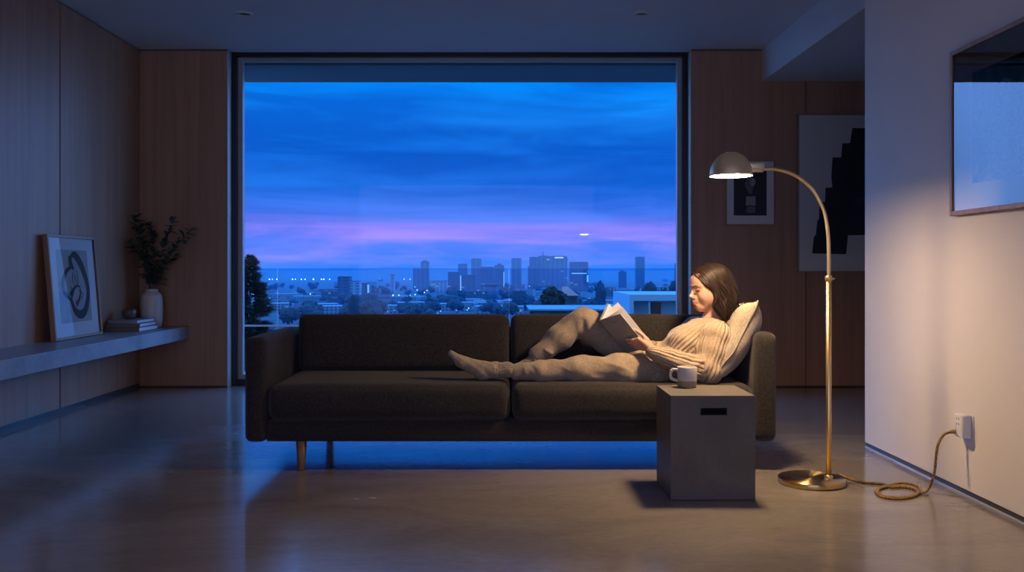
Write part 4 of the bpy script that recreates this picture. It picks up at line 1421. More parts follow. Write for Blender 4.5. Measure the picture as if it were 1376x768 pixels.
# creases: behind the far knee, along the near leg
fold(Wn(783, 432, 4.70), Wn(786, 462, 4.70), -.020, .013)
fold(Wn(776, 436, 4.70), Wn(772, 462, 4.70), .010, .010)
fold(Wn(793, 444, 4.69), Wn(797, 468, 4.70), .010, .010)
fold(Wn(765, 432, 4.70), Wn(742, 466, 4.72), -.008, .012)
fold(Wn(733, 470, 4.72), Wn(752, 482, 4.73), .009, .010)
fold(Wn(724, 482, 4.50), Wn(752, 490, 4.48), -.008, .010)
fold(Wn(742, 480, 4.50), Wn(764, 498, 4.48), .010, .012)
fold(Wn(768, 482, 4.48), Wn(788, 498, 4.47), -.007, .011)
fold(Wn(712, 488, 4.50), Wn(722, 504, 4.49), -.007, .009)
fold(Wn(702, 486, 4.50), Wn(708, 506, 4.50), .005, .008)
fold(Wn(800, 503, 4.49), Wn(868, 515, 4.48), -.007, .013)
fold(Wn(840, 484, 4.50), Wn(874, 502, 4.49), -.007, .010)
fold(Wn(815, 486, 4.50), Wn(856, 500, 4.48), .005, .012)
X, Y, Z = f.sample_pts()
f.F = f.F + .0050 * np.sin(X * 30 + Y * 14) * np.sin(Z * 40 + Y * 22 + 1.3) + .0028 * np.sin(X * 64 - Z * 52) * np.sin(Y * 48 + X * 20)
# rests on the seat: flatten what would sink in
f.sub(Z - (SEATZ - .010), .012)
v, q = f.mesh()
me = np_mesh('trousers', [(v, q, 0)])
attrs(me, v[:, 0] * 200, np.zeros(len(v)))
link('trousers', me, M['trouser'], person, True)

# ------------------------------------------------------------------ socks
def sock(ank, leg_dir, heel, ball, toe, lo, hi, name='sock'):
    global f
    f = Field(lo, hi, 0.0030)
    f.F = f.cone(ank + leg_dir * .055, ank, .0415, .0375).astype(np.float32)
    f.add(f.cone(ank, heel, .036, .033), .02)
    mid_ = (heel + ball) / 2
    f.add(f.cone(heel, ball, .033, .027, (1, 1.1, 1)), .02)
    f.add(f.cone(ank + (ball - ank) * .12, ball, .034, .024, (1, 1.15, 1)), .02)
    f.add(f.cone(ball, toe, .026, .0155, (1, 1.45, 1)), .015)
    for k, (s, r) in enumerate(((.030, .004), (.016, .0035), (.004, .003))):
        c = ank + leg_dir * (s - .008)
        f.sub(f.cone(c + A([0, -.046, .0]), c + A([.0, -.034, .034]), r, r), .008)
    X, Y, Z = f.sample_pts()
    f.F = f.F + .0014 * np.sin(X * 120 + Z * 50) * np.sin(Y * 70 + Z * 90)
    return f.mesh()
ldN = (knN - anN) / np.linalg.norm(knN - anN)
ankN = Wn(668, 497, 4.55)
v, q = sock(ankN, ldN, Wn(648, 500.5, 4.55), Wn(620, 485.5, 4.56), Wn(606.5, 474.5, 4.56), A([-.35, 4.44, .38]), A([.16, 4.68, .66]))
me = np_mesh('sock', [(v, q, 0)])
rb = ang_about(v, ankN, ankN + ldN, A([0, 1.0, 0])) / (2 * PI) * 40
amt = (((v - ankN) @ ldN) > .008) * 1.0
attrs(me, rb, amt)
link('sock', me, M['sock'], person, True)
ldF = (knF - anF) / np.linalg.norm(knF - anF)
seatF = SEATZ + .034
ankF = anF + A([-.004, 0, -.02])
v, q = sock(ankF, ldF, np.array([ankF[0] + .012, ankF[1], seatF]), np.array([ankF[0] - .12, ankF[1], seatF - .008]), np.array([ankF[0] - .17, ankF[1] + .005, seatF - .016]),
            A([-.2, 4.65, .40]), A([.32, 4.93, .66]))
me = np_mesh('sock', [(v, q, 0)])
rb = ang_about(v, ankF, ankF + ldF, A([0, 1.0, 0])) / (2 * PI) * 40
attrs(me, rb, (((v - ankF) @ ldF) > .008) * 1.0)
link('sock', me, M['sock'], person, True)

# ------------------------------------------------------------------ hair
def hair_mat():
    m = bpy.data.materials.new('dark_brown_hair'); m.use_nodes = True
    nt = m.node_tree; b = nt.nodes['Principled BSDF']; N, L = nt.nodes.new, nt.links.new
    at = N('ShaderNodeAttribute'); at.attribute_name = 'tone'
    cr = N('ShaderNodeValToRGB')
    cr.color_ramp.elements[0].color = (0.010, 0.006, 0.004, 1); cr.color_ramp.elements[1].color = (0.044, 0.024, 0.015, 1)
    L(at.outputs['Fac'], cr.inputs[0]); L(cr.outputs[0], b.inputs['Base Color'])
    b.inputs['Roughness'].default_value = .42; b.inputs['Specular IOR Level'].default_value = .45
    return m
M['hair'] = hair_mat()
hf = Field(HC - A([.17, .15, .27]), HC + A([.19, .15, .16]), 0.0035)
hf.F = hf.ell(Hd(-.022, 0, .032), AXH, (.108, .083, .093)).astype(np.float32)
for s in (1, -1):
    hf.add(hf.cone(Hd(-.040, .040 * s, .0), Hd(-.052, .046 * s, -.11), .050, .036), .03)
hf.add(hf.cone(Hd(-.085, 0, .0), Hd(-.092, 0, -.12), .052, .042), .03)
# clear the face and the front of the neck
hf.sub(hf.ell(Hd(.090, 0, -.044), AXH, (.074, .110, .103)), .008)
hf.sub(hf.cone(Hd(.05, 0, -.10), Hd(.03, 0, -.25), .055, .075), .01)
v, q = hf.mesh()
bm = BM()
tl = bm.verts.layers.float.new('tone')
vl = [bm.verts.new(p) for p in v]
for a in vl: a[tl] = 0.06
for qq in q: 
    fc = bm.faces.new([vl[i] for i in qq]); fc.smooth = True
rng = random.Random(11)
def on_skull(th, ph, r):
    """th: front(0) to back(pi) along the parting, ph: 0 top .. 1 side"""
    return None
HCV = Vector(HC); u_v = Vector(upv)
def lock(pts, r0, tone, wav=0.0, ph=0.0, nseg=5):
    lift = rng.uniform(.015, .06)
    path = catmull([Vector(p) for p in pts], nseg)
    m = len(path); out = []; rr = []
    lat_v = Vector(lat); f_v = Vector(fwd)
    for i, p in enumerate(path):
        t = i / (m - 1)
        amp = wav * max(0, t - .35) / .65
        p = p + f_v * (amp * math.sin(ph + t * 10.5)) + lat_v * (amp * .6 * math.cos(ph * 1.3 + t * 10.5))
        # keep the strand outside the skull cap
        w = p - HCV; a_, b_, c_ = w.dot(f_v) + .022, w.dot(lat_v), w.dot(u_v) - .032
        q_ = math.sqrt((a_ / .108) ** 2 + (b_ / .083) ** 2 + (c_ / .093) ** 2)
        if q_ < 1.0 + lift:
            k_ = (1.0 + lift) / q_
            p = HCV + f_v * (a_ * k_ - .022) + lat_v * (b_ * k_) + u_v * (c_ * k_ + .032)
        out.append(p)
        rr.append(r0 * (0.55 + .45 * min(1, t * 4)) * (1 - max(0, t - .72) / .28 * .86))
    n0 = len(bm.verts)
    add_tube(bm, out, rr, 6, flat=0.55)
    bm.verts.ensure_lookup_table()
    for i in range(n0, len(bm.verts)): bm.verts[i][tl] = tone
FRONT = [(.080, .003, .090), (.074, .040, .062), (.052, .066, .026), (.020, .077, -.014), (.008, .080, -.055), (.016, .077, -.098), (.002, .076, -.158)]
BACK = [(-.080, .003, .112), (-.112, .030, .075), (-.128, .042, .025), (-.136, .046, -.025), (-.138, .046, -.070), (-.132, .044, -.115), (-.118, .040, -.215)]
BULGE = [0, .024, .030, .028, .022, .022, .020]
CREST = [.030, .016, .008, 0, 0, 0, 0]
for s in (1, -1):
    for i in range(330):
        a = ((i + rng.random()) / 330) ** 1.6
        d = rng.uniform(-.003, .010)
        pts = []
        cut = rng.uniform(-.012, .030)
        for j in range(7):
            F_, B_ = FRONT[j], BACK[j]
            q4 = 4 * a * (1 - a)
            ff = F_[0] + (B_[0] - F_[0]) * a + rng.uniform(-.004, .004)
            ll = F_[1] + (B_[1] - F_[1]) * a + BULGE[j] * q4 - (d if j > 1 else d * .4) + (0 if j < 3 else rng.uniform(-.005, .005))
            uu = F_[2] + (B_[2] - F_[2]) * a + CREST[j] * q4 + (0 if j < 6 else cut)
            pts.append(Hd(ff, ll * s, uu))
        lock(pts, rng.uniform(.0030, .0058), rng.uniform(.05, 1.0) ** 1.6, wav=.0190, ph=a * 13 + rng.uniform(-.5, .5), nseg=6)
for i in range(60):                                  # hair falling down the back of the head
    l0 = rng.uniform(-.06, .06); d = rng.uniform(0, .01)
    lock([Hd(-.060, l0 * .3, .118), Hd(-.118 + d, l0 * .9, .060), Hd(-.134 + d, l0 * 1.0, -.01), Hd(-.136 + d, l0 * 1.0, -.085), Hd(-.122 + d, l0 * .9, -.15 - rng.random() * .05)],
         rng.uniform(.005, .009), rng.uniform(.1, .9) ** 1.4, wav=.010, ph=rng.uniform(0, 2), nseg=6)
bmesh.ops.recalc_face_normals(bm, faces=bm.faces)
me = bpy.data.meshes.new('hair'); bm.to_mesh(me); bm.free()
link('hair', me, M['hair'], person, True)

# ------------------------------------------------------------------ the open book
def Vb(p): return Vector([float(x) for x in p])
bk = thing('open_book', 'open grey hardback book held in her hands above her lap', 'book', tuple(P(.12, .02, 0)))
def slab(bm, o, d, b, n, u0, u1, v0, v1, w0, w1):
    c = [o + d * u + b * v_ + n * w for u in (u0, u1) for v_ in (v0, v1) for w in (w0, w1)]
    vs = [bm.verts.new(Vb(p)) for p in c]
    for q_ in ((0, 1, 3, 2), (4, 6, 7, 5), (0, 4, 5, 1), (2, 3, 7, 6), (0, 2, 6, 4), (1, 5, 7, 3)): bm.faces.new([vs[i] for i in q_])
bm = BM(); slab(bm, S0, Dv, Bv, Nv, 0, BH, 0, BW_, -.0012, .0012); bm_link('cover', bm, M['cover'], bk)
bm = BM(); slab(bm, S0, Dv, Bf, Nf, 0, BH, 0, BW_, -.0012, .0012); bm_link('cover', bm, M['cover'], bk)
def page_block(o, d, b, n, thick, fan=0.0):
    """half of the text block: thick at the spine side, lying on the inside of a cover (n points outward)"""
    bm = BM(); rows = 12
    ins, outs = [], []
    for i in range(rows + 1):
        t = i / rows; v_ = .002 + (BW_ - .008) * t
        th = thick * (math.sin(min(1, t * 3.2) * PI / 2) * .55 + .45)
        ins.append(v_); outs.append(th)
    for u0, u1 in ((.004, BH - .004),):
        g = []
        for u in (u0, u1):
            g.append([(bm.verts.new(Vb(o + d * u + b * v_ - n * .0014)), bm.verts.new(Vb(o + d * u + b * v_ - n * (.0014 + th + fan * math.sin(PI * min(1, v_ / BW_)))))) for v_, th in zip(ins, outs)])
        for i in range(rows):
            a0, a1, b0, b1 = g[0][i], g[0][i + 1], g[1][i], g[1][i + 1]
            bm.faces.new((a0[0], a1[0], b1[0], b0[0])); bm.faces.new((a0[1], b0[1], b1[1], a1[1]))
            bm.faces.new((a0[0], a0[1], a1[1], a1[0])); bm.faces.new((b0[0], b1[0], b1[1], b0[1]))
        bm.faces.new((g[0][0][0], g[1][0][0], g[1][0][1], g[0][0][1])); bm.faces.new((g[0][-1][0], g[0][-1][1], g[1][-1][1], g[1][-1][0]))
    return bm
bm_link('pages', page_block(S0, Dv, Bv, Nv, .008), M['paper'], bk)
bm_link('pages', page_block(S0, Dv, Bf, Nf, .009), M['paper'], bk)
# a few leaves lifting between the halves
for t in (.35, .62):
    bb = Bv * (1 - t) + Bf * t; bb /= np.linalg.norm(bb); nn = np.cross(Dv, bb); nn /= np.linalg.norm(nn)
    bm = BM(); prev = None
    for i in range(11):
        s = i / 10; off = nn * (.012 * math.sin(PI * s) * (1 if t < .5 else -1))
        a_ = bm.verts.new(Vb(S0 + Dv * .004 + bb * (BW_ - .006) * s * .98 + off)); c_ = bm.verts.new(Vb(S0 + Dv * (BH - .004) + bb * (BW_ - .006) * s * .98 + off))
        if prev: fc = bm.faces.new((prev[0], a_, c_, prev[1])); fc.smooth = True
        prev = (a_, c_)
    o = bm_link('leaf', bm, M['paper'], bk, False); o.name = 'page'
# small printed title line on the cover: illegible strokes in the photo, a short thin dark line
bm = BM()
x = 0.0
for k, wd in enumerate((.006, .004, .007, .003, .006, .005, .007, .004, .006)):
    slab(bm, S0, Dv, Bv, Nv, .034, .0355 + .0008 * (k % 2), .056 + x, .056 + x + wd * .8, .0013, .0016); x += wd
bm_link('title_line', bm, M['ink'], bk)

# ================================================================== terrace
bm = BM(); add_box(bm, -9, 9, YW + 0.12, 9.25, -0.45, -0.03); struct('ground_terrace', bm, M['shelf'])
bm = BM(); add_box(bm, -9, 9, YW + 0.12, 8.53, H - 0.075, H + 0.2)
o = bm_link('roof_overhang', bm, M['eave']); o['kind'] = 'structure'
rail = thing('glass_railing', 'frameless glass terrace railing outside the big window', 'railing', (0, 9.05, 0))
YG = 9.05
joints = [-9.0, -6.97, -4.62, W(373, 0, YG).x, W(684, 0, YG).x, 2.45, 4.8, 7.1]
for a, b in zip(joints, joints[1:]):
    bm = BM(); add_box(bm, a + .006, b - .006, YG - .006, YG + .006, -0.02, 1.005)
    bm_link('glass_panel', bm, M['rail_glass'], rail)
bm = BM(); add_box(bm, -9, 7.1, YG - .012, YG + .012, CAMZ - 76 / 132.6 - .01, CAMZ - 76 / 132.6 + .006); bm_link('rail', bm, M['pale_strip'], rail)
bm = BM(); add_box(bm, -9, 7.1, YG - .03, YG + .03, -0.03, 0.03); bm_link('base_channel', bm, M['black_metal'], rail)

# ================================================================== land
def ground_z(y):
    pts = [(9, -3), (40, -9), (100, -14), (250, -24), (600, -38), (1000, -44), (1600, -46), (3000, -48), (12000, -52)]
    for (a, za), (b, zb_) in zip(pts, pts[1:]):
        if y <= b:
            t = (y - a) / (b - a); return za + (zb_ - za) * max(0, t)
    return pts[-1][1]
M['land'] = mat('dark_land', (0.014, 0.034, 0.040), 0.95, noise_scale=0.02, noise_amt=0.6)
bm = BM()
ys = [9.3, 15, 25, 40, 60, 100, 160, 250, 400, 600, 800, 1000, 1300, 1600, 2200, 3000, 5000, 8000, 14000, 24000]
rows = []
for y in ys:
    wdt = 12 + y * 1.4
    rows.append([bm.verts.new((-wdt + 2 * wdt * i / 12, y, ground_z(y))) for i in range(13)])
for a, b in zip(rows, rows[1:]):
    for i in range(12): bm.faces.new((a[i], a[i + 1], b[i + 1], b[i])).smooth = True
o = bm_link('ground_city', bm, M['land']); o['kind'] = 'structure'
# far low ridge on the horizon
bm = BM()
prev = None
for i in range(61):
    x = -9000 + 300 * i
    zt_ = -20 + 26 * noise.noise(Vector((i * .13, 0, 0))) + 10 * noise.noise(Vector((i * .5, 3, 0)))
    c = (bm.verts.new((x, 11500, -60)), bm.verts.new((x, 12300, zt_)), bm.verts.new((x, 13500, -60)))
    if prev:
        bm.faces.new((prev[0], c[0], c[1], prev[1])).smooth = True; bm.faces.new((prev[1], c[1], c[2], prev[2])).smooth = True
    prev = c
o = bm_link('ground_ridge', bm, M['land']); o['kind'] = 'structure'

# ================================================================== city
def facade(name, wall, win_col, sx, sz, lit=0.05, lit_s=2.0, frac=0.55):
    """wall with a regular grid of windows, a few of them lit"""
    m = bpy.data.materials.new(name); m.use_nodes = True
    nt = m.node_tree; b = nt.nodes['Principled BSDF']; N, L = nt.nodes.new, nt.links.new
    tc = N('ShaderNodeTexCoord'); sp = N('ShaderNodeSeparateXYZ'); L(tc.outputs['Object'], sp.inputs[0])
    sm = N('ShaderNodeMath'); sm.operation = 'ADD'; L(sp.outputs[0], sm.inputs[0]); L(sp.outputs[1], sm.inputs[1])
    def cell(src, s):
        d = N('ShaderNodeMath'); d.operation = 'DIVIDE'; L(src, d.inputs[0]); d.inputs[1].default_value = s
        fr_ = N('ShaderNodeMath'); fr_.operation = 'FRACT'; L(d.outputs[0], fr_.inputs[0])
        fl = N('ShaderNodeMath'); fl.operation = 'FLOOR'; L(d.outputs[0], fl.inputs[0])
        lt = N('ShaderNodeMath'); lt.operation = 'LESS_THAN'; L(fr_.outputs[0], lt.inputs[0]); lt.inputs[1].default_value = frac
        return lt.outputs[0], fl.outputs[0]
    a, fa = cell(sm.outputs[0], sx); c, fc = cell(sp.outputs[2], sz)
    mk = N('ShaderNodeMath'); mk.operation = 'MULTIPLY'; L(a, mk.inputs[0]); L(c, mk.inputs[1])
    cv = N('ShaderNodeCombineXYZ'); L(fa, cv.inputs[0]); L(fc, cv.inputs[1])
    wn = N('ShaderNodeTexWhiteNoise'); L(cv.outputs[0], wn.inputs['Vector'])
    gt = N('ShaderNodeMath'); gt.operation = 'GREATER_THAN'; L(wn.outputs['Value'], gt.inputs[0]); gt.inputs[1].default_value = 1 - lit
    li = N('ShaderNodeMath'); li.operation = 'MULTIPLY'; L(gt.outputs[0], li.inputs[0]); L(mk.outputs[0], li.inputs[1])
    mx = N('ShaderNodeMix'); mx.data_type = 'RGBA'; L(mk.outputs[0], mx.inputs[0])
    mx.inputs[6].default_value = tuple(wall) + (1,); mx.inputs[7].default_value = tuple(win_col) + (1,)
    L(mx.outputs[2], b.inputs['Base Color']); b.inputs['Roughness'].default_value = .7
    ls = N('ShaderNodeMath'); ls.operation = 'MULTIPLY'; L(li.outputs[0], ls.inputs[0]); ls.inputs[1].default_value = lit_s
    b.inputs['Emission Color'].default_value = (1, .78, .5, 1); L(ls.outputs[0], b.inputs['Emission Strength'])
    return m
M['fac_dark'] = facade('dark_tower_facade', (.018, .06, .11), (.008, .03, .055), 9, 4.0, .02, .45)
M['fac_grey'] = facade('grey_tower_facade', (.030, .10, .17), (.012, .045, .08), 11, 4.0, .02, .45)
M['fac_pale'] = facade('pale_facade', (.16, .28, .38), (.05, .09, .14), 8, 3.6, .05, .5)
M['roof_dark'] = mat('dark_roof', (.025, .04, .055), .8)
M['band_lit'] = emit('lit_band', (.30, .65, 1.0), 0.45)
def tower(name, label, cat, px0, px1, ytop, D, m, depth=None, extra=None, ybase=None):
    s = FPX / D
    x0, x1 = (px0 - VX) / s, (px1 - VX) / s
    zt_ = CAMZ - (ytop - VY) / s; zb_ = ground_z(D) - 3
    w = x1 - x0; dp = depth or max(12, w * .7)
    cx = (x0 + x1) / 2
    t = thing(name, label, cat, (cx, D + dp / 2, zb_))
    bm = BM(); add_box(bm, -w / 2, w / 2, -dp / 2, dp / 2, 0, zt_ - zb_)
    bm_link('facade', bm, m, t, world=False)
    bm = BM(); add_box(bm, -w / 2 + w * .04, w / 2 - w * .04, -dp / 2 + 1, dp / 2 - 1, zt_ - zb_, zt_ - zb_ + 1.5 * D / 2000 * 1.0)
    bm_link('roof', bm, M['roof_dark'], t, world=False)
    h = zt_ - zb_
    if extra: extra(t, w, dp, h, s)
    return t
def mast(hpx, r=1.2, xo=0.0):
    def fn(t, w, dp, h, s):
        bm = BM(); add_tube(bm, [(xo * w, 0, h), (xo * w, 0, h + hpx / s)], r, 6); bm_link('mast', bm, M['roof_dark'], t, world=False)
    return fn
def litband(u0, u1, dz, hh):
    def fn(t, w, dp, h, s):
        bm = BM(); add_box(bm, w * (u0 - .5), w * (u1 - .5), -dp / 2 - 1.0, -dp / 2 - .05, h - (dz + hh) / s, h - dz / s); bm_link('lit_strip', bm, M['band_lit'], t, world=False)
    return fn
def both(*fs):
    def fn(*a):
        for g in fs: g(*a)
    return fn
def box_on(u0, u1, hp):
    def fn(t, w, dp, h, s):
        bm = BM(); add_box(bm, w * (u0 - .5), w * (u1 - .5), -dp * .3, dp * .3, h, h + hp / s); bm_link('rooftop_block', bm, M['fac_dark'], t, world=False)
    return fn
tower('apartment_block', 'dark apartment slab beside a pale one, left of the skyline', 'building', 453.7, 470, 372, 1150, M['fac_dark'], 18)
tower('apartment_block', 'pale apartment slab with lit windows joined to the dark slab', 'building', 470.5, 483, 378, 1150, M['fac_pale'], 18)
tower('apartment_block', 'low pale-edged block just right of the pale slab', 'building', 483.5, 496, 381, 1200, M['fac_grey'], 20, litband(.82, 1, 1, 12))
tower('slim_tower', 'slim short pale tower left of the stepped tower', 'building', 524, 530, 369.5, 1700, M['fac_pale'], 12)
tower('office_tower', 'lower left half of the stepped twin tower on the left', 'building', 555, 565, 361, 2000, M['fac_grey'], 25)
tower('office_tower', 'tall right half of the stepped twin tower on the left', 'building', 565.2, 576, 352, 2000, M['fac_grey'], 30, box_on(.25, .75, 2.5))
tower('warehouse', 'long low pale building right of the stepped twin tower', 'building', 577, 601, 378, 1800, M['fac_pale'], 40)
tower('office_tower', 'dark broad low tower left of centre, first of a dark cluster', 'building', 602, 617, 366, 1700, M['fac_dark'], 30)
tower('office_tower', 'dark flat-topped tower rising behind the dark cluster', 'building', 615.5, 628, 355, 2300, M['fac_dark'], 25)
tower('office_block', 'dark wide block at the foot of the slim grey tower', 'building', 618.5, 640, 370, 1600, M['fac_dark'], 30, litband(0, .06, 0, 26))
tower('office_tower', 'slim grey tower with flat top left of the broad central group', 'building', 633, 647, 348, 2100, M['fac_grey'], 25, box_on(.1, .9, .8))
tower('office_block', 'wide mid-rise block right of the slim grey tower', 'building', 645, 664, 359, 2000, M['fac_dark'], 30)
tower('office_tower', 'tower with a small stepped peak between two flat towers', 'building', 664.3, 677.5, 357, 1950, M['fac_dark'], 25, both(box_on(.15, .85, 1.2), box_on(.32, .68, 3), litband(.93, 1, 8, 20)))
tower('office_tower', 'tall isolated grey tower left of the widest building', 'building', 687, 700.7, 347.5, 2050, M['fac_grey'], 25, box_on(.05, .95, .7))
tower('office_block', 'low shoulder block on the left of the widest building', 'building', 709.5, 722, 358, 2000, M['fac_dark'], 20)
tower('office_tower', 'left wing of the widest building in the skyline', 'building', 711.5, 721.5, 345.8, 2100, M['fac_dark'], 25)
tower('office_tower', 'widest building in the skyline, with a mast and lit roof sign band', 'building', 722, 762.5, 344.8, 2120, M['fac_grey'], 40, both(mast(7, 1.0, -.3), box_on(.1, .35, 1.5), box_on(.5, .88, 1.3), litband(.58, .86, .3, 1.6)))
tower('office_block', 'squat dark block with pale bands right of the widest building', 'building', 766, 790.5, 352.5, 1900, M['fac_dark'], 35, both(litband(.08, .92, 14, 1.2), litband(.92, 1, 17, 9)))
tower('residential_tower', 'lone slim dark tower on the right of the skyline', 'building', 855, 866.3, 345.6, 2000, M['fac_dark'], 20)
tower('residential_tower', 'dark tower cut off by the right window frame', 'building', 908.5, 918, 354.5, 1900, M['fac_dark'], 20)
tower('residential_block', 'irregular stepped block left of the lone slim dark tower', 'building', 832, 842, 366, 2200, M['fac_dark'], 20, both(box_on(.15, .8, 1.5), box_on(.3, .6, 3)))
# round flat-roofed hall
s = FPX / 1300; D = 1300
t = thing('round_hall', 'low round flat-roofed hall in the middle distance', 'building', ((661 - VX) / s, D, ground_z(D) - 1))
zt_ = CAMZ - (382 - VY) / s - (ground_z(D) - 1)
bm = BM(); add_lathe(bm, [(12, 0), (12, zt_ - 1.5)], n=32); bm_link('wall', bm, M['fac_grey'], t, world=False)
bm = BM(); add_lathe(bm, [(12, zt_ - 1.5), (15.5, zt_ - .8), (15.5, zt_ + .3), (2, zt_ + 1.3)], n=32); bm_link('roof', bm, M['roof_dark'], t, world=False)

# ---- houses and sheds on the plain: each its own object, sharing five meshes
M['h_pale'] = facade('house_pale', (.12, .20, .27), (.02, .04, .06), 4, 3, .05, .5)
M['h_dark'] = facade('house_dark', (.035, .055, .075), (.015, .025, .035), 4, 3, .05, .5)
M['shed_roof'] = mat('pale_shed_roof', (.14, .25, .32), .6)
M['r_tile'] = mat('tile_roof', (.06, .05, .06), .8)
def house_meshes(w, d, h, gable, m, rm):
    bm = BM(); add_box(bm, -w / 2, w / 2, -d / 2, d / 2, -2, h)
    me1 = bpy.data.meshes.new('house_walls'); bmesh.ops.recalc_face_normals(bm, faces=bm.faces); bm.to_mesh(me1); bm.free(); me1.materials.append(m)
    bm = BM()
    if gable:
        a = [bm.verts.new(p) for p in ((-w / 2 - .4, -d / 2 - .4, h), (w / 2 + .4, -d / 2 - .4, h), (w / 2 + .4, d / 2 + .4, h), (-w / 2 - .4, d / 2 + .4, h), (-w / 2 - .4, 0, h + d * .36), (w / 2 + .4, 0, h + d * .36))]
        for q_ in ((0, 1, 5, 4), (2, 3, 4, 5), (0, 4, 3), (1, 2, 5), (0, 3, 2, 1)): bm.faces.new([a[i] for i in q_])
    else: add_box(bm, -w / 2 - .2, w / 2 + .2, -d / 2 - .2, d / 2 + .2, h, h + .6)
    me2 = bpy.data.meshes.new('house_roof'); bmesh.ops.recalc_face_normals(bm, faces=bm.faces); bm.to_mesh(me2); bm.free(); me2.materials.append(rm)
    return me1, me2
kinds = [('house', 'small gabled house on the plain below the skyline', house_meshes(12, 9, 6, True, M['h_pale'], M['r_tile'])),
         ('house', 'long dark gabled house on the plain below the skyline', house_meshes(20, 10, 6, True, M['h_dark'], M['roof_dark'])),
         ('warehouse', 'wide pale flat-roofed shed on the plain below the skyline', house_meshes(46, 22, 7, False, M['h_pale'], M['shed_roof'])),
         ('office_block', 'mid-rise dark flat-roofed block on the plain', house_meshes(28, 16, 15, False, M['h_dark'], M['roof_dark'])),
         ('office_block', 'mid-rise pale flat-roofed block on the plain', house_meshes(24, 14, 12, False, M['h_pale'], M['roof_dark']))]
rng = random.Random(21)
spots = []
TAKEN = []
def free(x, y, r):
    return all((x - a) ** 2 + (y - b) ** 2 > (r + c) ** 2 for a, b, c in TAKEN)
for o_ in list(COL.objects):
    if o_.type == 'EMPTY' and o_.get('category') == 'building':
        d_ = [c for c in o_.children if c.type == 'MESH'][0].dimensions
        TAKEN.append((o_.location.x, o_.location.y, 0.75 * max([max(abs(v.co.x), abs(v.co.y)) for c in o_.children if c.type == 'MESH' for v in c.data.vertices][:40])))

for i in range(95):
    D = rng.choice([900, 1000, 1150, 1300, 1500, 1750, 2100, 2600, 3300]) * rng.uniform(.93, 1.07)
    px = rng.uniform(330, 918)
    k = rng.choice([0, 0, 1, 1, 2, 3, 4]) if D > 1200 else rng.choice([0, 0, 1, 2])
    spots.append((px, D, k))
for px, D in ((530, 880), (560, 900), (585, 880), (645, 900), (660, 870), (625, 890), (340, 1500), (385, 1400), (410, 1450)):
    spots.append((px, D, 2))
for px_, D_, r_ in ((474, 600, 6), (792, 150, 3), (872, 620, 9), (899, 560, 10), (806, 800, 10), (700, 900, 13), (768, 264, 8)):
    TAKEN.append(((px_ - VX) * D_ / FPX, D_, r_ + 3))
RAD = (8.5, 12.5, 28, 18, 15)
for px, D, k in spots:
    for tr in range(14):
        if free((px - VX) * D / FPX, D, RAD[k]): break
        D *= 1.03; px += rng.uniform(-12, 12)
    else: continue
    TAKEN.append(((px - VX) * D / FPX, D, RAD[k]))
    nm, lb, (m1, m2) = kinds[k]
    t = thing(nm, lb, 'building', ((px - VX) * D / FPX, D, ground_z(D)), (0, 0, rng.uniform(-.5, .5)), 'buildings on the plain, kind %s' % ('abcde'[k]))
    t['group'] = ['small gabled houses', 'long dark houses', 'pale flat sheds', 'dark mid-rise blocks', 'pale mid-rise blocks'][k]
    for n_, mm in (('wall', m1), ('roof', m2)):
        o = bpy.data.objects.new(n_, mm); COL.objects.link(o); o.parent = t

# ---- trees
M['tree_leaf'] = mat('dusk_foliage', (.012, .028, .026), .9, noise_scale=.6, noise_amt=.5)
M['pine_leaf'] = mat('conifer_foliage', (.016, .036, .030), .9, noise_scale=3, noise_amt=.5)
M['bark'] = mat('bark', (.06, .045, .035), .9)
def crown_mesh(seed, r, squash=1.0, clumps=70, detail=1):
    rg = random.Random(seed); bm = BM()
    lobes = [(Vector((rg.uniform(-.5, .5), rg.uniform(-.5, .5), rg.uniform(-.35, .5))) * r, r * rg.uniform(.35, .6)) for k in range(7)]
    for i in range(clumps):
        lc, lr = lobes[i % 7]
        d = Vector((rg.gauss(0, 1), rg.gauss(0, 1), rg.gauss(0, 1))).normalized()
        c = lc + d * lr * rg.uniform(.75, 1.05)
        c.z = c.z * squash + r * squash
        rr = r * rg.uniform(.09, .20) * (70 / clumps) ** .25
        g = bmesh.ops.create_icosphere(bm, subdivisions=detail, radius=rr)
        for v_ in g['verts']:
            v_.co = v_.co * (1 + rg.uniform(-.45, .45)) + c
    for lc, lr in lobes:
        g = bmesh.ops.create_icosphere(bm, subdivisions=2, radius=lr * .92)
        for v_ in g['verts']:
            v_.co = v_.co * (1 + .3 * noise.noise(v_.co * (6 / r))) + Vector((lc.x, lc.y, lc.z * squash + r * squash))
    me = bpy.data.meshes.new('tree_crown'); bm.to_mesh(me); bm.free(); me.materials.append(M['tree_leaf'])
    return me
def trunk_mesh(r, h):
    bm = BM(); add_tube(bm, [(0, 0, -2), (0, 0, h * .5), (r * .05, 0, h)], [r * .08, r * .06, r * .03], 8)
    me = bpy.data.meshes.new('tree_trunk'); bm.to_mesh(me); bm.free(); me.materials.append(M['bark'])
    return me
crowns = [(crown_mesh(i, 6.0, sq), trunk_mesh(6, 8)) for i, sq in enumerate((.9, 1.1, .75))]
rng = random.Random(5)
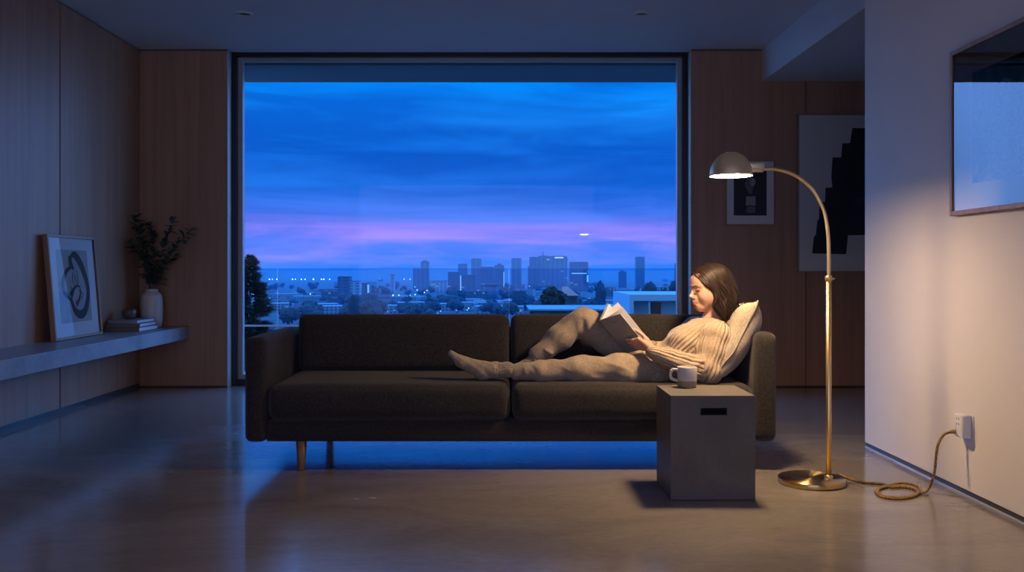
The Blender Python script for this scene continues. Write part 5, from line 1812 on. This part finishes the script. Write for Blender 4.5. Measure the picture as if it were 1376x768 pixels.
for i in range(150):
    D = rng.uniform(700, 2300) if i % 3 else rng.uniform(600, 1100)
    px = rng.uniform(325, 920)
    if D < 900 and px > 840: continue
    sc_ = rng.uniform(.8, 1.7)
    cm, tm = crowns[i % 3]
    for tr in range(14):
        if free((px - VX) * D / FPX, D, 7.5 * sc_): break
        D *= 1.02; px += rng.uniform(-8, 8)
    else: continue
    TAKEN.append(((px - VX) * D / FPX, D, 7.5 * sc_))
    t = thing('tree', 'dark rounded tree among the rooftops of the plain', 'tree', ((px - VX) * D / FPX, D, ground_z(D) - 1), (0, 0, rng.uniform(0, 6)), 'trees across the plain')
    t.scale = (sc_ * rng.uniform(1, 1.5), sc_, sc_)
    for n_, mm in (('crown', cm), ('trunk', tm)):
        o = bpy.data.objects.new(n_, mm); COL.objects.link(o); o.parent = t
        if n_ == 'crown': o.location = (0, 0, .3)
# named nearer trees
def near_tree(label, px, ytop, D, wpx, seed, name='tree', clumps=90, stretch=True):
    s = FPX / D; r = wpx / s / 2; zt_ = CAMZ - (ytop - VY) / s
    me = crown_mesh(seed, r, .85, clumps * 8, 1)
    z0 = zt_ - r * 1.72 * .85
    gz = ground_z(D)
    t = thing(name, label, 'tree', ((px - VX) / s, D, gz))
    o = bpy.data.objects.new('crown', me); COL.objects.link(o); o.parent = t; 
    if stretch: z0 = gz + 1.0; o.scale = (1, 1, (zt_ - z0) / (r * 1.72))
    o.location = (0, 0, z0 - gz)
    bm = BM(); add_tube(bm, [(0, 0, -1), (0, 0, z0 - gz + r * .6)], [r * .09, r * .05], 8); bm_link('trunk', bm, M['bark'], t, world=False)
near_tree('big round dark tree beyond the railing, left of her raised knee', 748, 388, 170, 44, 31, stretch=False)
near_tree('small dark tree in front of the pale apartment slabs', 474, 393, 600, 18, 35, clumps=30)
near_tree('pointed shrub beside the long low roof, right of the big round tree', 792, 402, 150, 9, 37, clumps=24)
near_tree('left one of two dark trees above the white flat-roofed house', 872, 378, 620, 26, 34, clumps=40)
near_tree('right one of two dark trees above the white flat-roofed house', 899, 376, 560, 30, 40, clumps=40)
near_tree('tall hazy tree behind the roofs just right of the clay roof', 806, 377, 800, 22, 33, clumps=40)
near_tree('dark tree mass below the stepped peak tower', 700, 384, 900, 26, 38, clumps=40)
# conifer at the left edge
def conifer():
    D = 42.0; s = FPX / D
    gz = ground_z(D); zt_ = CAMZ - (344 - VY) / s
    cx = (336 - VX) / s
    t = thing('conifer', 'dark conifer rising at the left edge of the window view', 'tree', (cx, D, gz))
    Ht = zt_ - gz
    bm = BM(); add_tube(bm, [(0, 0, -.5), (0, 0, Ht * .98)], [.16, .02], 8); bm_link('trunk', bm, M['bark'], t, True, False)
    bm = BM(); rg = random.Random(9)
    lv = 44
    for i in range(lv):
        z = Ht * (1 - (i / lv) ** 1.0 * .62) - .05
        L_ = .12 + 1.75 * (i / lv) ** .85
        for k in range(9 + i // 6):
            a = rg.uniform(0, 2 * PI); ln = L_ * rg.uniform(.65, 1.1)
            base = Vector((0, 0, z)); tip = Vector((math.cos(a) * ln, math.sin(a) * ln, z + ln * rg.uniform(-.25, .25)))
            # tuft of needles: flattened cones along the branch
            for q_ in range(7):
                t0 = .22 + .12 * q_
                c = base.lerp(tip, t0); dd = (tip - base).normalized()
                for w_ in range(9):
                    d = (dd + Vector((rg.uniform(-1, 1), rg.uniform(-1, 1), rg.uniform(-.6, .9))) * .6).normalized() * (.18 + ln * .22) * rg.uniform(.8, 1.4)
                    n_ = d.cross(Vector((rg.uniform(-1, 1), rg.uniform(-1, 1), 1))).normalized() * .030
                    a1, a2, a3 = bm.verts.new(c - n_), bm.verts.new(c + n_), bm.verts.new(c + d)
                    bm.faces.new((a1, a2, a3))
    bm_link('foliage', bm, M['pine_leaf'], t, world=False, recalc=False)
conifer()

# ---- neighbour's white modern house and the long low roof beside it
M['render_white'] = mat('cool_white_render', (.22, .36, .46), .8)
D = 48.0; s = FPX / D
def NX(px): return (px - VX) / s
def NZ(py): return CAMZ - (py - VY) / s
gz = ground_z(D)
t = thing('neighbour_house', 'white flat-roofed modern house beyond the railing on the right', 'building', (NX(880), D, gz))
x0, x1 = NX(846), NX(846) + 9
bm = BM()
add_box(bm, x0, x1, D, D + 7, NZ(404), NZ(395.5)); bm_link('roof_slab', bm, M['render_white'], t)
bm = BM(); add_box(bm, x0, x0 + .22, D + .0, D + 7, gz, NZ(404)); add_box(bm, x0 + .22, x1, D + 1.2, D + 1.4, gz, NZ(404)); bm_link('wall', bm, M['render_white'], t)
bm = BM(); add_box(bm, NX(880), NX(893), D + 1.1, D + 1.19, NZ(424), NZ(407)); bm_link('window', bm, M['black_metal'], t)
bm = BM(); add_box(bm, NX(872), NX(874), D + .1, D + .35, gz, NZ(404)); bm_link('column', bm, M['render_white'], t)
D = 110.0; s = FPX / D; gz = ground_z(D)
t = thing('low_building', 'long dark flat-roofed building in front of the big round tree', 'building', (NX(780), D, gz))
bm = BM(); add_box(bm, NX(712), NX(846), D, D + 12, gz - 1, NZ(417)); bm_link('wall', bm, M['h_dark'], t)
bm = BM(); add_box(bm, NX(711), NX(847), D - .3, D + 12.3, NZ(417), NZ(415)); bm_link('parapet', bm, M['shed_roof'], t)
D = 260.0; s = FPX / D; gz = ground_z(D)
t = thing('house', 'house with a pale tiled gable roof right of the big round tree', 'building', (NX(768), D, gz))
bm = BM(); add_box(bm, NX(758), NX(776), D, D + 8, gz - 1, NZ(396)); bm_link('wall', bm, M['h_dark'], t)
bm = BM(); a_ = [bm.verts.new(p) for p in ((NX(755), D - .5, NZ(397)), (NX(778), D - .5, NZ(397)), (NX(778), D + 8.5, NZ(397)), (NX(755), D + 8.5, NZ(397)), (NX(757), D + 4, NZ(385)), (NX(764), D + 4, NZ(385)))]
for q_ in ((0, 1, 5, 4), (2, 3, 4, 5), (0, 4, 3), (1, 2, 5), (0, 3, 2, 1)): bm.faces.new([a_[i] for i in q_])
M['r_clay'] = mat('clay_tile_roof', (.30, .17, .14), .8); bm_link('roof', bm, M['r_clay'], t)

# ---- street and yard lamps, lit
def street_lamp(px, py, D, kind=0, r=None):
    s = FPX / D; p = Vector(((px - VX) / s, D, CAMZ - (py - VY) / s)); g = ground_z(D)
    if p.z < g + 3: p.z = g + 3
    if not free(p.x, p.y, 1): return
    t = thing('street_lamp', ['lit white street lamp far out on the dark plain', 'lit warm street lamp far out on the dark plain', 'lit blue-white yard lamp among the near sheds'][kind], 'street lamp', (p.x, p.y, g),
              group=['white street lamps', 'warm street lamps', 'yard lamps'][kind])
    for n_, mm in (('post', LAMP_ME[0]), ('lamp_head', LAMP_ME[1 + kind])):
        o = bpy.data.objects.new(n_, mm); COL.objects.link(o); o.parent = t
        if n_ == 'post': o.scale = (1, 1, p.z - g)
        else:
            o.location = (0, 0, p.z - g); q_ = (r or .42) / s; o.scale = (q_, q_, q_)
LAMP_ME = []
bm = BM(); add_tube(bm, [(0, 0, 0), (0, 0, 1)], .15, 6); me = bpy.data.meshes.new('lamp_post'); bm.to_mesh(me); bm.free(); me.materials.append(M['roof_dark']); LAMP_ME.append(me)
for cc, st in (((.75, .9, 1), 6), ((1, .72, .42), 6), ((.35, .75, 1), 4)):
    bm = BM(); bmesh.ops.create_icosphere(bm, subdivisions=1, radius=1); me = bpy.data.meshes.new('lamp_head'); bm.to_mesh(me); bm.free(); me.materials.append(emit('lamp_glow', cc, st)); LAMP_ME.append(me)
rng = random.Random(77)
for px, py, k, r in ((362, 377, 0, .9), (366, 377, 1, .7), (372, 378, 0, .8), (393, 375, 0, .9), (397, 377, 0, .7), (405, 377, 1, .8), (410, 378, 0, .7), (421, 375, 0, 1.2), (432, 376, 0, .8),
                    (435, 375, 0, .9), (443, 377, 0, .7), (402, 388, 0, 1.2), (341, 407, 0, 1.0), (510, 377, 1, .6), (524, 388, 1, .8), (543, 378, 0, .5), (551, 378, 0, .5)):
    street_lamp(px, py, 4000 if py < 380 else 1500, k, r)
for i in range(70):
    px = rng.choice([rng.uniform(520, 660), rng.uniform(520, 660), rng.uniform(340, 900)])
    py = rng.choice([rng.uniform(408, 421), rng.uniform(408, 421), rng.uniform(380, 405)])
    D = FPX * (CAMZ - (-46) - 8) / (py - VY)
    street_lamp(px, py, min(D, 2600), rng.choice([0, 1, 2, 2]), rng.uniform(.35, .9))

# ================================================================== evening haze over the plain
m = bpy.data.materials.new('evening_haze'); m.use_nodes = True
nt = m.node_tree; nt.nodes.clear()
vo = nt.nodes.new('ShaderNodeVolumeScatter'); ou = nt.nodes.new('ShaderNodeOutputMaterial')
vo.inputs['Color'].default_value = (0.01, 0.26, 0.60, 1)
vo.inputs['Density'].default_value = HAZE
vo.inputs['Anisotropy'].default_value = 0.2
nt.links.new(vo.outputs[0], ou.inputs['Volume'])
bm = BM(); add_box(bm, -9000, 9000, 128, 4200, -90, 140)
o = bm_link('haze', bm, m); o['kind'] = 'stuff'; o['label'] = 'thin blue evening haze over the plain and the skyline'
